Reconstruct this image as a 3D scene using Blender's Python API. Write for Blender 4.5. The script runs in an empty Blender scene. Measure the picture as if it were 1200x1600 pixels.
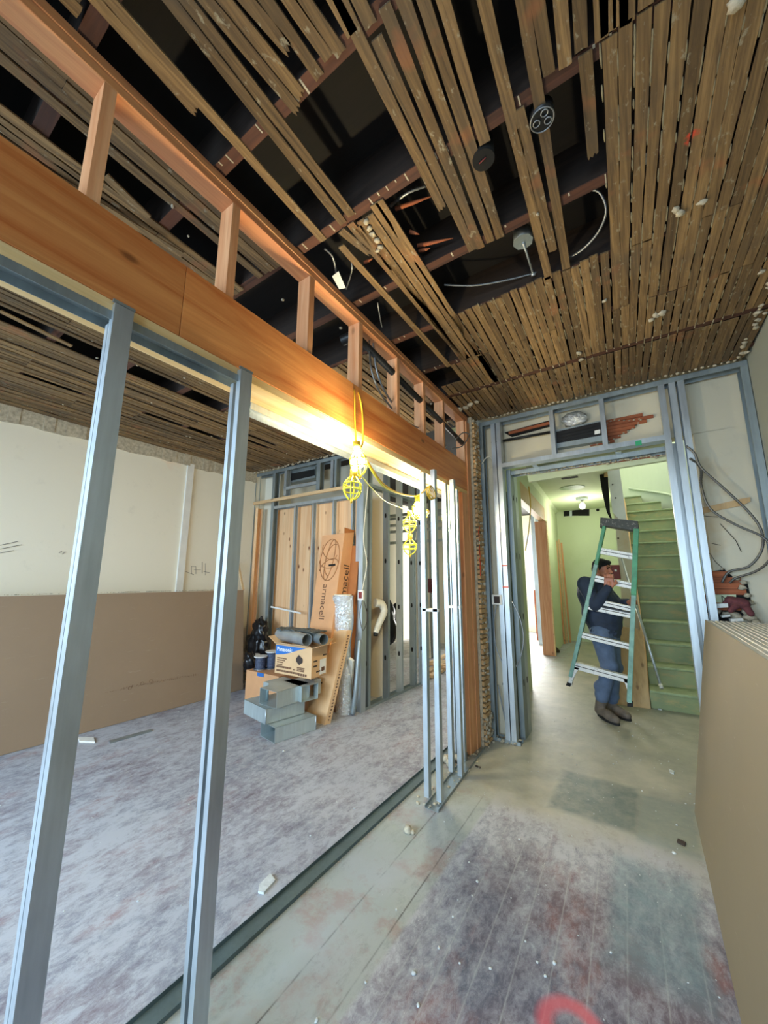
import bpy, bmesh, math, random
from mathutils import Vector, Matrix, noise
random.seed(7)
scn = bpy.context.scene
COL = scn.collection
V = Vector

# ------------------------------------------------------------------ camera
FPX, CX, CY, CAMZ = 592.0, 600.0, 800.0, 1.5
_D = V((405, 106, FPX)).normalized()
_U = V((15, -3300, FPX)); _U = (_U - _U.dot(_D) * _D).normalized()
_R = _D.cross(_U)
if _R.x < 0: _R = -_R
CAMP = V((0, 0, CAMZ))
def ray(u, v):
    d = V((u - CX, v - CY, FPX))
    return V((_R.dot(d), _D.dot(d), _U.dot(d)))
def P(u, v, x=None, y=None, z=None):
    """world point where a sight line meets the plane x=, y= or z= of the room"""
    d = ray(u, v)
    t = (x - CAMP.x) / d.x if x is not None else ((y - CAMP.y) / d.y if y is not None else (z - CAMP.z) / d.z)
    return CAMP + d * t
cam = bpy.data.cameras.new('camera'); camo = bpy.data.objects.new('camera', cam); COL.objects.link(camo)
cam.sensor_fit = 'HORIZONTAL'; cam.sensor_width = 36; cam.lens = 36 * FPX / 1200; cam.clip_start = 0.02
m3 = Matrix(((_R.x, -_R.y, -_R.z), (_D.x, -_D.y, -_D.z), (_U.x, -_U.y, -_U.z)))
camo.matrix_world = Matrix.Translation(CAMP) @ m3.to_4x4()
scn.camera = camo

# ------------------------------------------------------------------ exposure, world, daylight
scn.view_settings.view_transform = 'Standard'; scn.view_settings.look = 'None'
scn.view_settings.gamma = 1; scn.view_settings.use_curve_mapping = False
scn.view_settings.exposure = 0.55
w = bpy.data.worlds.new('sky'); scn.world = w; w.use_nodes = True
w.node_tree.nodes['Background'].inputs[0].default_value = (0.75, 0.88, 1.0, 1)
w.node_tree.nodes['Background'].inputs[1].default_value = 1.0
def area(name, loc, rot, sx, sy, power, col, spread=180):
    l = bpy.data.lights.new(name, 'AREA'); l.shape = 'RECTANGLE'; l.size = sx; l.size_y = sy
    l.energy = power; l.color = col; l.spread = math.radians(spread)
    o = bpy.data.objects.new(name, l); COL.objects.link(o); o.location = loc; o.rotation_euler = rot
    return o
# daylight through the street windows behind the camera, and through the rear room's window
area('window_light', (-3.2, -2.55, 1.75), (math.radians(66), 0, 0), 2.6, 2.0, 125, (0.58, 0.79, 1.0), 130)
area('window_light', (-0.3, -2.55, 1.7), (math.radians(66), 0, 0), 1.7, 2.0, 54, (0.58, 0.79, 1.0), 130)
area('window_light', (-3.3, 11.85, 1.8), (math.radians(-90), 0, 0), 2.8, 2.1, 420, (1.0, 0.98, 0.93))
area('stairwell_fill', (.6, 8.2, 5.15), (0, 0, 0), 1.2, 3.2, 60, (1.0, .95, .82))  # added unseen lamp above the stairs, only there to brighten them

# ------------------------------------------------------------------ materials
def lin(h):
    h = h.lstrip('#'); c = [int(h[i:i + 2], 16) / 255 for i in (0, 2, 4)]
    return tuple((x / 12.92 if x <= .04045 else ((x + .055) / 1.055) ** 2.4) for x in c) + (1,)
class NT:
    def __init__(s, name):
        s.m = bpy.data.materials.new(name); s.m.use_nodes = True; s.t = s.m.node_tree
        s.b = s.t.nodes['Principled BSDF']
    def n(s, typ, **kw):
        nd = s.t.nodes.new(typ)
        for k, v in kw.items():
            if k in nd.inputs: nd.inputs[k].default_value = v
            else: setattr(nd, k, v)
        return nd
    def l(s, a, b): s.t.links.new(a, b)
    def pos(s, scale=(1, 1, 1), rot=(0, 0, 0), obj=False):
        if obj: src = s.n('ShaderNodeTexCoord').outputs['Object']
        else: src = s.n('ShaderNodeNewGeometry').outputs['Position']
        mp = s.n('ShaderNodeMapping'); mp.inputs['Scale'].default_value = scale; mp.inputs['Rotation'].default_value = rot
        s.l(src, mp.inputs['Vector']); return mp.outputs[0]
    def noise(s, vec, scale=5, detail=4, rough=.55, dist=0):
        nd = s.n('ShaderNodeTexNoise'); nd.inputs['Scale'].default_value = scale; nd.inputs['Detail'].default_value = detail
        nd.inputs['Roughness'].default_value = rough; nd.inputs['Distortion'].default_value = dist
        s.l(vec, nd.inputs['Vector']); return nd.outputs['Fac']
    def ramp(s, fac, stops):
        r = s.n('ShaderNodeValToRGB'); e = r.color_ramp.elements
        while len(e) > 1: e.remove(e[-1])
        e[0].position, e[0].color = stops[0][0], stops[0][1]
        for p, c in stops[1:]:
            q = e.new(p); q.color = c
        s.l(fac, r.inputs[0]); return r.outputs[0]
    def mix(s, fac, a, b, mode='MIX'):
        m = s.n('ShaderNodeMix', data_type='RGBA', blend_type=mode)
        for sock, v in ((m.inputs[0], fac), (m.inputs[6], a), (m.inputs[7], b)):
            if hasattr(v, 'is_linked') or hasattr(v, 'links'): s.l(v, sock)
            else: sock.default_value = v
        return m.outputs[2]
    def math(s, op, a, b=None, c=None):
        m = s.n('ShaderNodeMath', operation=op)
        for i, v in enumerate((a, b, c)):
            if v is None: continue
            if hasattr(v, 'links'): s.l(v, m.inputs[i])
            else: m.inputs[i].default_value = v
        return m.outputs[0]
    def bump(s, h, strength=.3, dist=.005):
        b = s.n('ShaderNodeBump'); b.inputs['Strength'].default_value = strength; b.inputs['Distance'].default_value = dist
        s.l(h, b.inputs['Height']); s.l(b.outputs[0], s.b.inputs['Normal'])
    def done(s, col, rough=.6, metal=0):
        for sock, v in ((s.b.inputs['Base Color'], col), (s.b.inputs['Roughness'], rough), (s.b.inputs['Metallic'], metal)):
            if hasattr(v, 'links'): s.l(v, sock)
            else: sock.default_value = v
        return s.m
def g(v): return (v, v, v, 1)
MAT = {}
def simple(name, hexc, rough=.6, metal=0, var=.12, scale=8, bump=0):
    t = NT(name); c = lin(hexc); p = t.pos()
    f = t.noise(p, scale, 5)
    col = t.ramp(f, [(.3, tuple(x * (1 - var) for x in c[:3]) + (1,)), (.7, tuple(min(1, x * (1 + var)) for x in c[:3]) + (1,))])
    if bump: t.bump(t.noise(p, scale * 4, 6), bump, .004)
    return t.done(col, rough, metal)
def wood(name, c1, c2, axis=1, gs=1.0, knots=.0, rough=.65, knotc='#5a3214', var=.35, coat=0):
    t = NT(name); s = [14 * gs] * 3; s[axis] = .7 * gs
    p = t.pos(tuple(s)); a = t.noise(p, 1.6, 5, .6, 1.2)
    s2 = [60 * gs] * 3; s2[axis] = 1.5 * gs
    fine = t.noise(t.pos(tuple(s2)), 2, 3)
    col = t.ramp(a, [(.3, lin(c1)), (.7, lin(c2))])
    tint = t.n('ShaderNodeAttribute', attribute_name='tint').outputs['Fac']
    fv = t.math('MULTIPLY_ADD', fine, .35, .82)
    col = t.mix(1.0, col, t.ramp(fv, [(0, g(0)), (1, g(1))]), 'MULTIPLY')
    tv = t.math('MULTIPLY_ADD', tint, var, 1 - var / 2)
    cm = t.n('ShaderNodeCombineColor'); [t.l(tv, cm.inputs[i]) for i in range(3)]
    col = t.mix(1.0, col, cm.outputs[0], 'MULTIPLY')
    if knots:
        s3 = [9] * 3; s3[axis] = 4.5
        v = t.n('ShaderNodeTexVoronoi'); v.inputs['Scale'].default_value = .75; t.l(t.pos(tuple(s3)), v.inputs['Vector'])
        k = t.ramp(v.outputs['Distance'], [(.06, g(knots)), (.13, g(0))])
        col = t.mix(k, col, lin(knotc))
    t.bump(fine, .25, .002)
    if coat: t.b.inputs['Coat Weight'].default_value = coat
    return t.done(col, rough)
def lathmat():
    t = NT('old_lath_wood')
    p = t.pos((50, 2.2, 50)); a = t.noise(p, 1.2, 5, .6, .8)
    col = t.ramp(a, [(.25, lin('#4b3a26')), (.5, lin('#745b3a')), (.75, lin('#96784d'))])
    tint = t.n('ShaderNodeAttribute', attribute_name='tint').outputs['Fac']
    tv = t.math('MULTIPLY_ADD', tint, .75, .6)
    cm = t.n('ShaderNodeCombineColor'); [t.l(tv, cm.inputs[i]) for i in range(3)]
    col = t.mix(1.0, col, cm.outputs[0], 'MULTIPLY')
    big = t.noise(t.pos((1, 1, 1)), 2.6, 5, .6)
    col = t.mix(t.ramp(big, [(.52, g(0)), (.72, g(.65))]), col, lin('#55493a'))
    red = t.noise(t.pos((3, 3, 3)), 1.7, 3)
    col = t.mix(t.ramp(red, [(.62, g(0)), (.72, g(.35))]), col, lin('#a2603a'))
    pl = t.noise(t.pos((9, 5, 9)), 3.2, 6, .7)
    col = t.mix(t.ramp(pl, [(.60, g(0)), (.68, g(.55))]), col, lin('#a9a48c'))
    sp = t.n('ShaderNodeVectorMath', operation='DISTANCE'); t.l(t.n('ShaderNodeNewGeometry').outputs['Position'], sp.inputs[0])
    sp.inputs[1].default_value = P(1078, 212, z=3.2)
    dn = t.math('ADD', sp.outputs['Value'], t.math('MULTIPLY', t.noise(t.pos(), 22, 3), .09))
    col = t.mix(t.ramp(dn, [(.055, g(.8)), (.075, g(0))]), col, lin('#e2472a'))
    t.bump(a, .5, .004)
    return t.done(col, .85)
def steel(name, c='#c3cbcd', rough=.33, sc=9, metal=.88):
    t = NT(name); p = t.pos((1, 1, .35))
    f = t.noise(p, sc, 5, .6); f2 = t.noise(t.pos((40, 40, 2)), 1.5, 3)
    cc = lin(c)
    col = t.ramp(f, [(.3, tuple(x * .78 for x in cc[:3]) + (1,)), (.7, cc)])
    col = t.mix(.25, col, t.ramp(f2, [(.3, g(.4)), (.7, g(.85))]), 'MULTIPLY')
    r = t.math('MULTIPLY_ADD', f, .3, rough - .12)
    t.bump(f, .08, .01)
    return t.done(col, r, metal)
def plaster(name, base, stain='#b98f62', dirt='#8b8578', stainamt=.35, sc=1.1, bump=.15):
    t = NT(name); p = t.pos()
    a = t.noise(p, sc, 5, .6); b = t.noise(p, sc * 6, 6, .7)
    col = t.ramp(a, [(.35, lin(base)), (.62, lin(base)), (.8, lin(stain))]) if stainamt else t.ramp(a, [(0, lin(base)), (1, lin(base))])
    col = t.mix(t.ramp(b, [(.6, g(0)), (.9, g(.28))]), col, lin(dirt))
    t.bump(b, bump, .01)
    return t.done(col, .8)
def floormat():
    t = NT('dusty_worn_floor'); p = t.pos()
    geo = t.n('ShaderNodeNewGeometry'); sx = t.n('ShaderNodeSeparateXYZ'); t.l(geo.outputs['Position'], sx.inputs[0])
    X, Y = sx.outputs[0], sx.outputs[1]
    big = t.noise(p, .9, 4, .6); mid = t.noise(t.pos((6, 2.6, 1)), 1.5, 8, .75, .2); fine = t.noise(t.pos((1.6, 1, 1), (0, 0, .5)), 14, 10, .85, .4)
    dust = lin('#aeb1b8')
    worn = t.mix(t.ramp(t.noise(p, 1.5, 4), [(.4, g(0)), (.6, g(1))]), lin('#5c434e'), lin('#4a4c60'))
    worn = t.mix(t.ramp(t.noise(t.pos((2.5, 1, 1)), 1.3, 5, .65), [(.54, g(0)), (.66, g(.9))]), worn, lin('#83453a'))
    # how much of the boards shows through the dust: more in the hall's front
    hall = t.math('MULTIPLY', t.ramp(X, [(0, g(0)), (1, g(1))]), 1)
    hx = t.n('ShaderNodeMapRange'); t.l(X, hx.inputs[0]); hx.inputs[1].default_value = -1.25; hx.inputs[2].default_value = -.75
    hy = t.n('ShaderNodeMapRange'); t.l(Y, hy.inputs[0]); hy.inputs[1].default_value = 2.9; hy.inputs[2].default_value = 2.3
    hmask = t.math('MULTIPLY', hx.outputs[0], hy.outputs[0])
    lx = t.n('ShaderNodeMapRange'); t.l(X, lx.inputs[0]); lx.inputs[1].default_value = -1.35; lx.inputs[2].default_value = -1.6
    amt = t.math('ADD', t.math('MULTIPLY', hmask, .165), t.math('MULTIPLY', lx.outputs[0], .062))
    comb = t.math('ADD', t.math('ADD', t.math('MULTIPLY', mid, .42), t.math('MULTIPLY', fine, .58)), amt)
    comb = t.math('ADD', comb, t.math('MULTIPLY', t.math('SUBTRACT', big, .5), .25))
    k = t.ramp(comb, [(.52, g(0)), (.60, g(.4)), (.72, g(.9))])
    col = t.mix(k, dust, worn)
    # boards
    bx = t.math('PINGPONG', t.math('ADD', t.math('ADD', X, t.math('MULTIPLY', Y, .035)), 20), .0625)
    seam = t.ramp(bx, [(.0, g(.75)), (.05, g(0))]); 
    seam = t.math('MULTIPLY', t.math('MULTIPLY', t.ramp(bx, [(.000, g(.7)), (.0045, g(0))]), hmask), t.ramp(t.noise(t.pos((3, 1, 1)), 2.4, 5, .7), [(.35, g(.15)), (.65, g(1))]))
    col = t.mix(seam, col, lin('#b9bdbb'))
    # pale green strip of boards beside the partition
    st = t.ramp(t.math('MULTIPLY', t.math('ADD', X, 2.0), 1), [(.43, g(0)), (.46, g(1)), (.98, g(1)), (1.0, g(0))])
    gcol = t.mix(t.ramp(t.noise(p, 4, 6, .7), [(.5, g(0)), (.62, g(.75))]), lin('#9ba49b'), lin('#94705a'))
    yn = t.n('ShaderNodeMapRange'); t.l(Y, yn.inputs[0]); yn.inputs[1].default_value = 3.2; yn.inputs[2].default_value = 2.4; yn.inputs[3].default_value = 0
    s2 = t.math('MULTIPLY', t.math('MULTIPLY', st, .72), t.ramp(t.noise(p, 3, 5), [(.3, g(.5)), (.6, g(1))]))
    col = t.mix(s2, col, gcol)
    for xx in (-1.22, -1.02):
        d = t.math('ABSOLUTE', t.math('ADD', t.math('ADD', X, -xx), t.math('MULTIPLY', Y, .02)))
        col = t.mix(t.math('MULTIPLY', t.math('MULTIPLY', t.ramp(d, [(.002, g(.9)), (.0045, g(0))]), yn.outputs[0]), t.ramp(t.noise(t.pos((2, .8, 1)), 2.2, 4, .7), [(.4, g(0)), (.55, g(1))])), col, lin('#3b3733'))
    # hall beyond: pale warm grey screed
    hb = t.n('ShaderNodeMapRange'); t.l(t.math('ADD', Y, t.math('MULTIPLY', t.noise(p, 3, 4), .6)), hb.inputs[0]); hb.inputs[1].default_value = 2.95; hb.inputs[2].default_value = 3.35
    hallx = t.n('ShaderNodeMapRange'); t.l(X, hallx.inputs[0]); hallx.inputs[1].default_value = -1.5; hallx.inputs[2].default_value = -1.2
    sc = t.mix(t.ramp(t.noise(p, 2.2, 6, .7), [(.35, g(0)), (.7, g(1))]), lin('#b0ab98'), lin('#8d8d80'))
    col = t.mix(t.math('MULTIPLY', hb.outputs[0], hallx.outputs[0]), col, sc)
    # teal patches
    def patch(cx, cy, rx, ry, c, amtv, hard=.06):
        nonlocal col
        jx = t.math('ADD', X, t.math('MULTIPLY', t.noise(p, 9, 4), .08))
        dx = t.math('DIVIDE', t.math('ABSOLUTE', t.math('SUBTRACT', jx, cx + .04)), rx)
        dy = t.math('DIVIDE', t.math('ABSOLUTE', t.math('SUBTRACT', Y, cy)), ry)
        dd = t.math('MAXIMUM', dx, dy)
        mk = t.math('MULTIPLY', t.ramp(dd, [(1 - hard * 3, g(1)), (1, g(0))]), t.ramp(t.noise(p, 12, 6, .75), [(.3, g(amtv)), (.75, g(amtv * .35))]))
        col = t.mix(mk, col, lin(c))
    patch(-.42, 3.28, .27, .33, '#47605d', .85)
    patch(-.02, 3.22, .16, .33, '#6c817c', .6)
    patch(-.10, 2.35, .20, .42, '#6c8a92', .7, .1)
    # sprayed red arc
    sp = t.n('ShaderNodeVectorMath', operation='DISTANCE'); t.l(geo.outputs['Position'], sp.inputs[0]); sp.inputs[1].default_value = P(893, 1610, z=0)
    ring = t.ramp(t.math('ABSOLUTE', t.math('SUBTRACT', sp.outputs['Value'], .085)), [(.01, g(.8)), (.04, g(0))])
    col = t.mix(ring, col, lin('#d8616c'))
    t.bump(comb, .3, .006)
    return t.done(col, t.math('MULTIPLY_ADD', fine, .4, .35))
M = MAT
M['lath'] = lathmat()
M['steel'] = steel('galvanised_steel', '#ccd5da', .36, 9, .72)
M['steel_dull'] = steel('dusty_galvanised_steel', '#a9b4b6', .45, 9, .7)
M['duct'] = steel('duct_sheet_steel', '#cfdcdc', .34, 4, .55)
M['foil'] = NT('aluminium_foil'); _t = M['foil']; _f = _t.noise(_t.pos(), 30, 4, .6, 1.5); _t.bump(_f, 1.0, .02); M['foil'] = _t.done(lin('#e6eaeb'), .22, .85)
M['beam'] = wood('orange_plywood_beam', '#b8612a', '#e09a58', 1, .55, .7, .5, coat=.1)
M['fir_y'] = wood('fir_lumber_lengthwise', '#b9744c', '#d99c66', 1, 1, .5, .6)
M['fir_z'] = wood('fir_lumber_upright', '#cb8453', '#e2ab7c', 2, 1, .5, .6)
M['pine_x'] = wood('pale_pine_strip', '#c9a274', '#dfc092', 0, 1, .5)
M['cream_y'] = wood('pale_beam_underside', '#dcb577', '#ecd09a', 1, .8, .5, .6)
M['ply'] = wood('knotty_plywood', '#e3ab78', '#f0c89a', 2, .5, 1.0, .6, '#7a3f1c')
M['tanply'] = wood('tan_plywood', '#b8915f', '#d0ac7a', 2, .5, .6, .6)
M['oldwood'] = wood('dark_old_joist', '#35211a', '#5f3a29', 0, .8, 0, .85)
M['deck'] = wood('void_dark_boards', '#0b0908', '#16110d', 0, .6, 0, .9)  # near-black boards: the darkness of the ceiling void is put into the colour
M['joist_shade'] = wood('shade_dark_joist', '#1d1510', '#33251b', 0, .8, 0, .9)  # joist sides coloured nearly black to stand for shade between the joists
M['oldkey'] = simple('old_plaster_key', '#8d8266', .9, 0, .2, 30)
M['steel_dark'] = steel('dark_dusty_steel', '#6f8285', .5, 9, .5)
M['redwood'] = wood('reddish_lath', '#8f4a2c', '#b56a43', 0, 1, 0, .8)
M['plaster_l'] = plaster('cream_plaster', '#e6dec9', '#e6bf9c')
M['plaster_b'] = plaster('bare_plaster', '#cfc6ae', '#c2a070')
M['plaster_r'] = plaster('grey_green_wall', '#a3a699', '#9c9580')
M['rubble'] = simple('crumbled_plaster', '#b5aa93', .95, 0, .3, 30, .8)
M['white'] = simple('white_paint', '#dedbd2', .6, 0, .06)
M['white_wall'] = plaster('white_room_wall', '#e6e2d6', '#dccfb4')
M['green'] = plaster('pale_green_paint', '#c6d0ac', '#bac79a', '#b0ba98', .3, .8, .05)
M['green_dark'] = simple('green_paint_shade', '#7f9b62', .6, 0, .15)
def stairmat():
    t = NT('worn_green_stair_paint'); p = t.pos()
    a = t.noise(t.pos((2.2, 2.2, 6)), 2.4, 6, .7)
    col = t.mix(t.ramp(t.noise(p, 2, 4), [(.35, g(0)), (.65, g(1))]), lin('#828f66'), lin('#9ba374'))
    col = t.mix(t.ramp(a, [(.5, g(0)), (.66, g(.85))]), col, lin('#b5a26c'))
    t.bump(a, .2, .004)
    return t.done(col, .45)
M['stair'] = stairmat()
M['nosing'] = simple('stair_nosing', '#98a67c', .5, 0, .2, 12)
M['floor'] = floormat()
M['tile'] = simple('pale_floor_tile', '#b9b4a5', .5, 0, .15, 5)
def drywallmat(name, c):
    t = NT(name); p = t.pos()
    a = t.noise(p, 1.2, 5, .6); b = t.noise(t.pos((1, 1, 7)), 5, 6, .75)
    cc = lin(c)
    col = t.ramp(a, [(.3, tuple(x * .9 for x in cc[:3]) + (1,)), (.7, cc)])
    col = t.mix(t.ramp(b, [(.62, g(0)), (.8, g(.35))]), col, lin('#c9c2ad'))
    return t.done(col, .8)
M['kraft'] = drywallmat('brown_drywall_paper', '#967f66')
M['kraft_g'] = drywallmat('olive_drywall_paper', '#877a60')
M['gyp'] = simple('gypsum_edge', '#c9cdcb', .9, 0, .15, 40)
M['card'] = simple('cardboard', '#d09a6c', .75, 0, .07, 5)
M['card2'] = simple('tan_cardboard', '#d4ad80', .75, 0, .07, 5)
M['card_d'] = simple('dark_cardboard', '#a56634', .75, 0, .1, 5)
M['ink'] = simple('brown_ink', '#6b4a34', .8)
M['inkl'] = simple('faded_brown_ink', '#96673f', .8)
M['inkd'] = simple('dark_ink', '#3b2f28', .8)
M['pencil'] = simple('pencil_mark', '#6d6a66', .9)
M['black'] = simple('black_plastic', '#161616', .4, 0, .2)
M['blackmetal'] = simple('black_iron_pipe', '#1d1e1e', .45, .3, .2)
M['bag'] = simple('black_bin_bag', '#101114', .28, 0, .3, 6)
M['conduit'] = steel('flexible_conduit', '#a9adb0', .4, 40)
M['conduit_d'] = steel('dark_flexible_conduit', '#6f6d68', .45, 40, .6)
M['yellow'] = simple('yellow_cage_plastic', '#e6df3c', .4, 0, .05)
M['yellowcord'] = simple('yellow_cord', '#e0b32e', .45, 0, .05)
M['tarblack'] = simple('dark_void', '#0d0c0b', .9, 0, .3)
M['ladder_g'] = simple('green_fibreglass', '#3f8f63', .45, 0, .25, 14)
M['ladder_b'] = simple('pale_green_fibreglass', '#7fa89a', .5, 0, .25, 14)
def spattered(name, a, b):
    t = NT(name); f = t.noise(t.pos(), 45, 5, .8)
    return t.done(t.ramp(f, [(.36, lin(a)), (.42, lin(b))]), .5, .3)
M['alu'] = spattered('paint_spattered_aluminium', '#73716c', '#d9d6cf')
M['cap'] = spattered('spattered_ladder_cap', '#8d877b', '#3a3a34')
M['skin'] = simple('skin', '#b9765a', .5, 0, .06)
M['hair'] = simple('black_hair', '#0a0807', .85, 0, .3, 60)
M['jacket'] = simple('navy_fabric', '#2c3648', .85, 0, .2, 9, .3)
M['jeans'] = simple('blue_denim', '#566680', .85, 0, .22, 10, .4)
M['boot'] = simple('dusty_brown_boot', '#6d6156', .8, 0, .25, 20, .3)
M['sole'] = simple('dark_sole', '#1c1b1a', .8)
M['red'] = simple('dark_red_box', '#7c2a26', .5)
M['blue'] = simple('blue_print', '#2f6db5', .5, 0, .03)
M['whiteprint'] = simple('white_print', '#e9e9e6', .5, 0, .03)
M['insul'] = simple('cream_pipe_wrap', '#d8d2bf', .7, 0, .1, 20, .6)
M['wire'] = simple('grey_blue_wire', '#4c5468', .5, 0, .3, 60)
M['glove'] = simple('maroon_glove', '#5d3034', .9, 0, .3, 40)
M['film'] = simple('grey_plastic_film', '#4f5350', .3, 0, .35, 25, .8)
M['orangepaint'] = simple('orange_spray_paint', '#e0572b', .7)
M['greentape'] = simple('green_tape', '#2f9a6b', .5)
M['paperwhite'] = simple('white_paper', '#dcdad2', .8)
def emis(name, col, st):
    t = NT(name); t.b.inputs['Emission Color'].default_value = col; t.b.inputs['Emission Strength'].default_value = st
    return t.done(col, .4)
M['bulb'] = emis('glowing_bulb', (1, .93, .75, 1), 60)
M['bulb2'] = emis('glowing_hall_bulb', (1, 1, .92, 1), 5)
def glassm():
    t = NT('window_glass'); t.b.inputs['Transmission Weight'].default_value = 1; return t.done((1, 1, 1, 1), .02)
M['glass'] = glassm()

# ------------------------------------------------------------------ mesh helpers
class MB:
    def __init__(s): s.v = []; s.f = []; s.t = []; s.sm = []; s.cur = .5; s.smooth = False
    def add(s, vs, fs):
        o = len(s.v); s.v += [V(q) for q in vs]
        for q in fs: s.f.append([i + o for i in q]); s.t.append(s.cur); s.sm.append(s.smooth)
        return s
    def obox(s, c, a, b, d):
        c, a, b, d = V(c), V(a), V(b), V(d)
        vs = [c + sx * a + sy * b + sz * d for sz in (-1, 1) for sy in (-1, 1) for sx in (-1, 1)]
        fs = [(0, 2, 3, 1), (4, 5, 7, 6), (0, 1, 5, 4), (2, 6, 7, 3), (0, 4, 6, 2), (1, 3, 7, 5)]
        if a.cross(b).dot(d) < 0: fs = [tuple(reversed(q)) for q in fs]
        return s.add(vs, fs)
    def box(s, x0, x1, y0, y1, z0, z1):
        return s.obox(((x0 + x1) / 2, (y0 + y1) / 2, (z0 + z1) / 2), (abs(x1 - x0) / 2, 0, 0), (0, abs(y1 - y0) / 2, 0), (0, 0, abs(z1 - z0) / 2))
    def bar(s, p, q, w, h, up=(0, 0, 1)):
        p, q = V(p), V(q); d = q - p; L = d.length; d.normalize(); up = V(up)
        sd = d.cross(up)
        if sd.length < 1e-4: sd = d.cross(V((1, 0, 0)))
        sd.normalize(); u = sd.cross(d).normalized()
        return s.obox((p + q) / 2, sd * w / 2, d * L / 2, u * h / 2)
    def prism(s, pts, ext):
        pts = [V(p) for p in pts]; e = V(ext); n = len(pts)
        nn = V((0, 0, 0))
        for i in range(n): nn += pts[i].cross(pts[(i + 1) % n])
        if nn.dot(e) > 0: pts.reverse()
        vs = pts + [p + e for p in pts]
        fs = [tuple(range(n)), tuple(reversed(range(n, 2 * n)))] + [(i, i + n, (i + 1) % n + n, (i + 1) % n) for i in range(n)]
        return s.add(vs, fs)
    def prof(s, pr, p, q, A, B):
        """extrude closed profile (a,b) from p to q"""
        p, q, A, B = V(p), V(q), V(A), V(B)
        return s.prism([p + A * a + B * b for a, b in pr], q - p)
    def cstud(s, p, q, web, fl, face, side, t=.0022, lip=.009, track=False):
        """C channel from p to q. 'face' is the unit dir across the web width, 'side' the unit dir the mouth opens to"""
        a, b = web / 2, fl
        if track: pr = [(-a, 0), (a, 0), (a, b), (a - t, b), (a - t, t), (-a + t, t), (-a + t, b), (-a, b)]
        else: pr = [(-a, 0), (a, 0), (a, b), (a - lip, b), (a - lip, b - t), (a - t, b - t), (a - t, t), (-a + t, t), (-a + t, b - t), (-a + lip, b - t), (-a + lip, b), (-a, b)]
        return s.prof(pr, p, q, face, side)
    def tube(s, pts, r, n=8, cap=True, rs=None):
        pts = [V(p) for p in pts]; m = len(pts); sm = s.smooth; s.smooth = True
        t0 = (pts[1] - pts[0]).normalized(); u = t0.cross(V((0, 0, 1)))
        if u.length < .05: u = t0.cross(V((1, 0, 0)))
        u.normalize(); vs = []
        for i, p in enumerate(pts):
            t = (pts[min(i + 1, m - 1)] - pts[max(i - 1, 0)])
            if t.length < 1e-9: t = t0
            t.normalize(); u = (u - u.dot(t) * t)
            if u.length < 1e-6: u = t.cross(V((.3, .5, .7)))
            u.normalize(); b = t.cross(u); rr = rs[i] if rs else r
            vs += [p + (u * math.cos(6.28318 * k / n) + b * math.sin(6.28318 * k / n)) * rr for k in range(n)]
        fs = [(i * n + k, i * n + (k + 1) % n, (i + 1) * n + (k + 1) % n, (i + 1) * n + k) for i in range(m - 1) for k in range(n)]
        s.add(vs, fs); o = len(s.v) - len(vs); s.smooth = sm
        if cap:
            s.add([], []); s.f.append([o + k for k in reversed(range(n))]); s.t.append(s.cur); s.sm.append(False)
            s.f.append([o + (m - 1) * n + k for k in range(n)]); s.t.append(s.cur); s.sm.append(False)
        return s
    def ell(s, c, r, R=None, nu=16, nv=10, fn=None):
        c = V(c); sm = s.smooth; s.smooth = True
        if not hasattr(r, '__len__'): r = (r, r, r)
        R = R or Matrix.Identity(3); vs = []
        def pt(th, ph):
            d = V((math.sin(th) * math.cos(ph), math.sin(th) * math.sin(ph), math.cos(th)))
            k = fn(d) if fn else 1
            return c + R @ V((d.x * r[0] * k, d.y * r[1] * k, d.z * r[2] * k))
        vs.append(pt(0, 0))
        for j in range(1, nv):
            for i in range(nu): vs.append(pt(math.pi * j / nv, 2 * math.pi * i / nu))
        vs.append(pt(math.pi, 0)); n = len(vs)
        fs = [(0, 1 + i, 1 + (i + 1) % nu) for i in range(nu)]
        for j in range(nv - 2):
            for i in range(nu):
                a = 1 + j * nu; fs.append((a + i, a + nu + i, a + nu + (i + 1) % nu, a + (i + 1) % nu))
        a = 1 + (nv - 2) * nu
        fs += [(n - 1, a + (i + 1) % nu, a + i) for i in range(nu)]
        s.add(vs, fs); s.smooth = sm; return s
    def cap(s, p, q, r1, r2, n=12):
        """tapered capsule"""
        p, q = V(p), V(q); d = (q - p); L = d.length; d = d.normalized() if L > 1e-6 else V((0, 0, 1))
        pts = []; rs = []
        for k in range(5):
            a = math.pi / 2 * (1 - k / 4); pts.append(p - d * r1 * math.sin(a)); rs.append(max(1e-4, r1 * math.cos(a)))
        for k in range(5):
            a = math.pi / 2 * (k / 4); pts.append(q + d * r2 * math.sin(a)); rs.append(max(1e-4, r2 * math.cos(a)))
        return s.tube(pts, 1, n, True, rs)
    def build(s, name, mat, parent=None, origin=None, label=None, bevel=0, remesh=0, smoothit=0):
        if origin is None:
            origin = V((0, 0, 0))
            if parent is None and s.v:
                xs = [min(p[i] for p in s.v) for i in range(3)]; xe = [max(p[i] for p in s.v) for i in range(3)]
                origin = V(((xs[0] + xe[0]) / 2, (xs[1] + xe[1]) / 2, xs[2]))
            elif parent is not None: origin = WO[parent]
        origin = V(origin)
        me = bpy.data.meshes.new(name); base = WO[parent] if parent is not None else V((0, 0, 0))
        me.from_pydata([p - origin for p in s.v], [], s.f)
        at = me.attributes.new('tint', 'FLOAT', 'FACE'); at.data.foreach_set('value', s.t)
        me.polygons.foreach_set('use_smooth', s.sm)
        me.materials.append(M[mat] if isinstance(mat, str) else mat); me.update()
        o = bpy.data.objects.new(name, me); COL.objects.link(o); o.location = origin - base; WO[o] = origin
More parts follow.
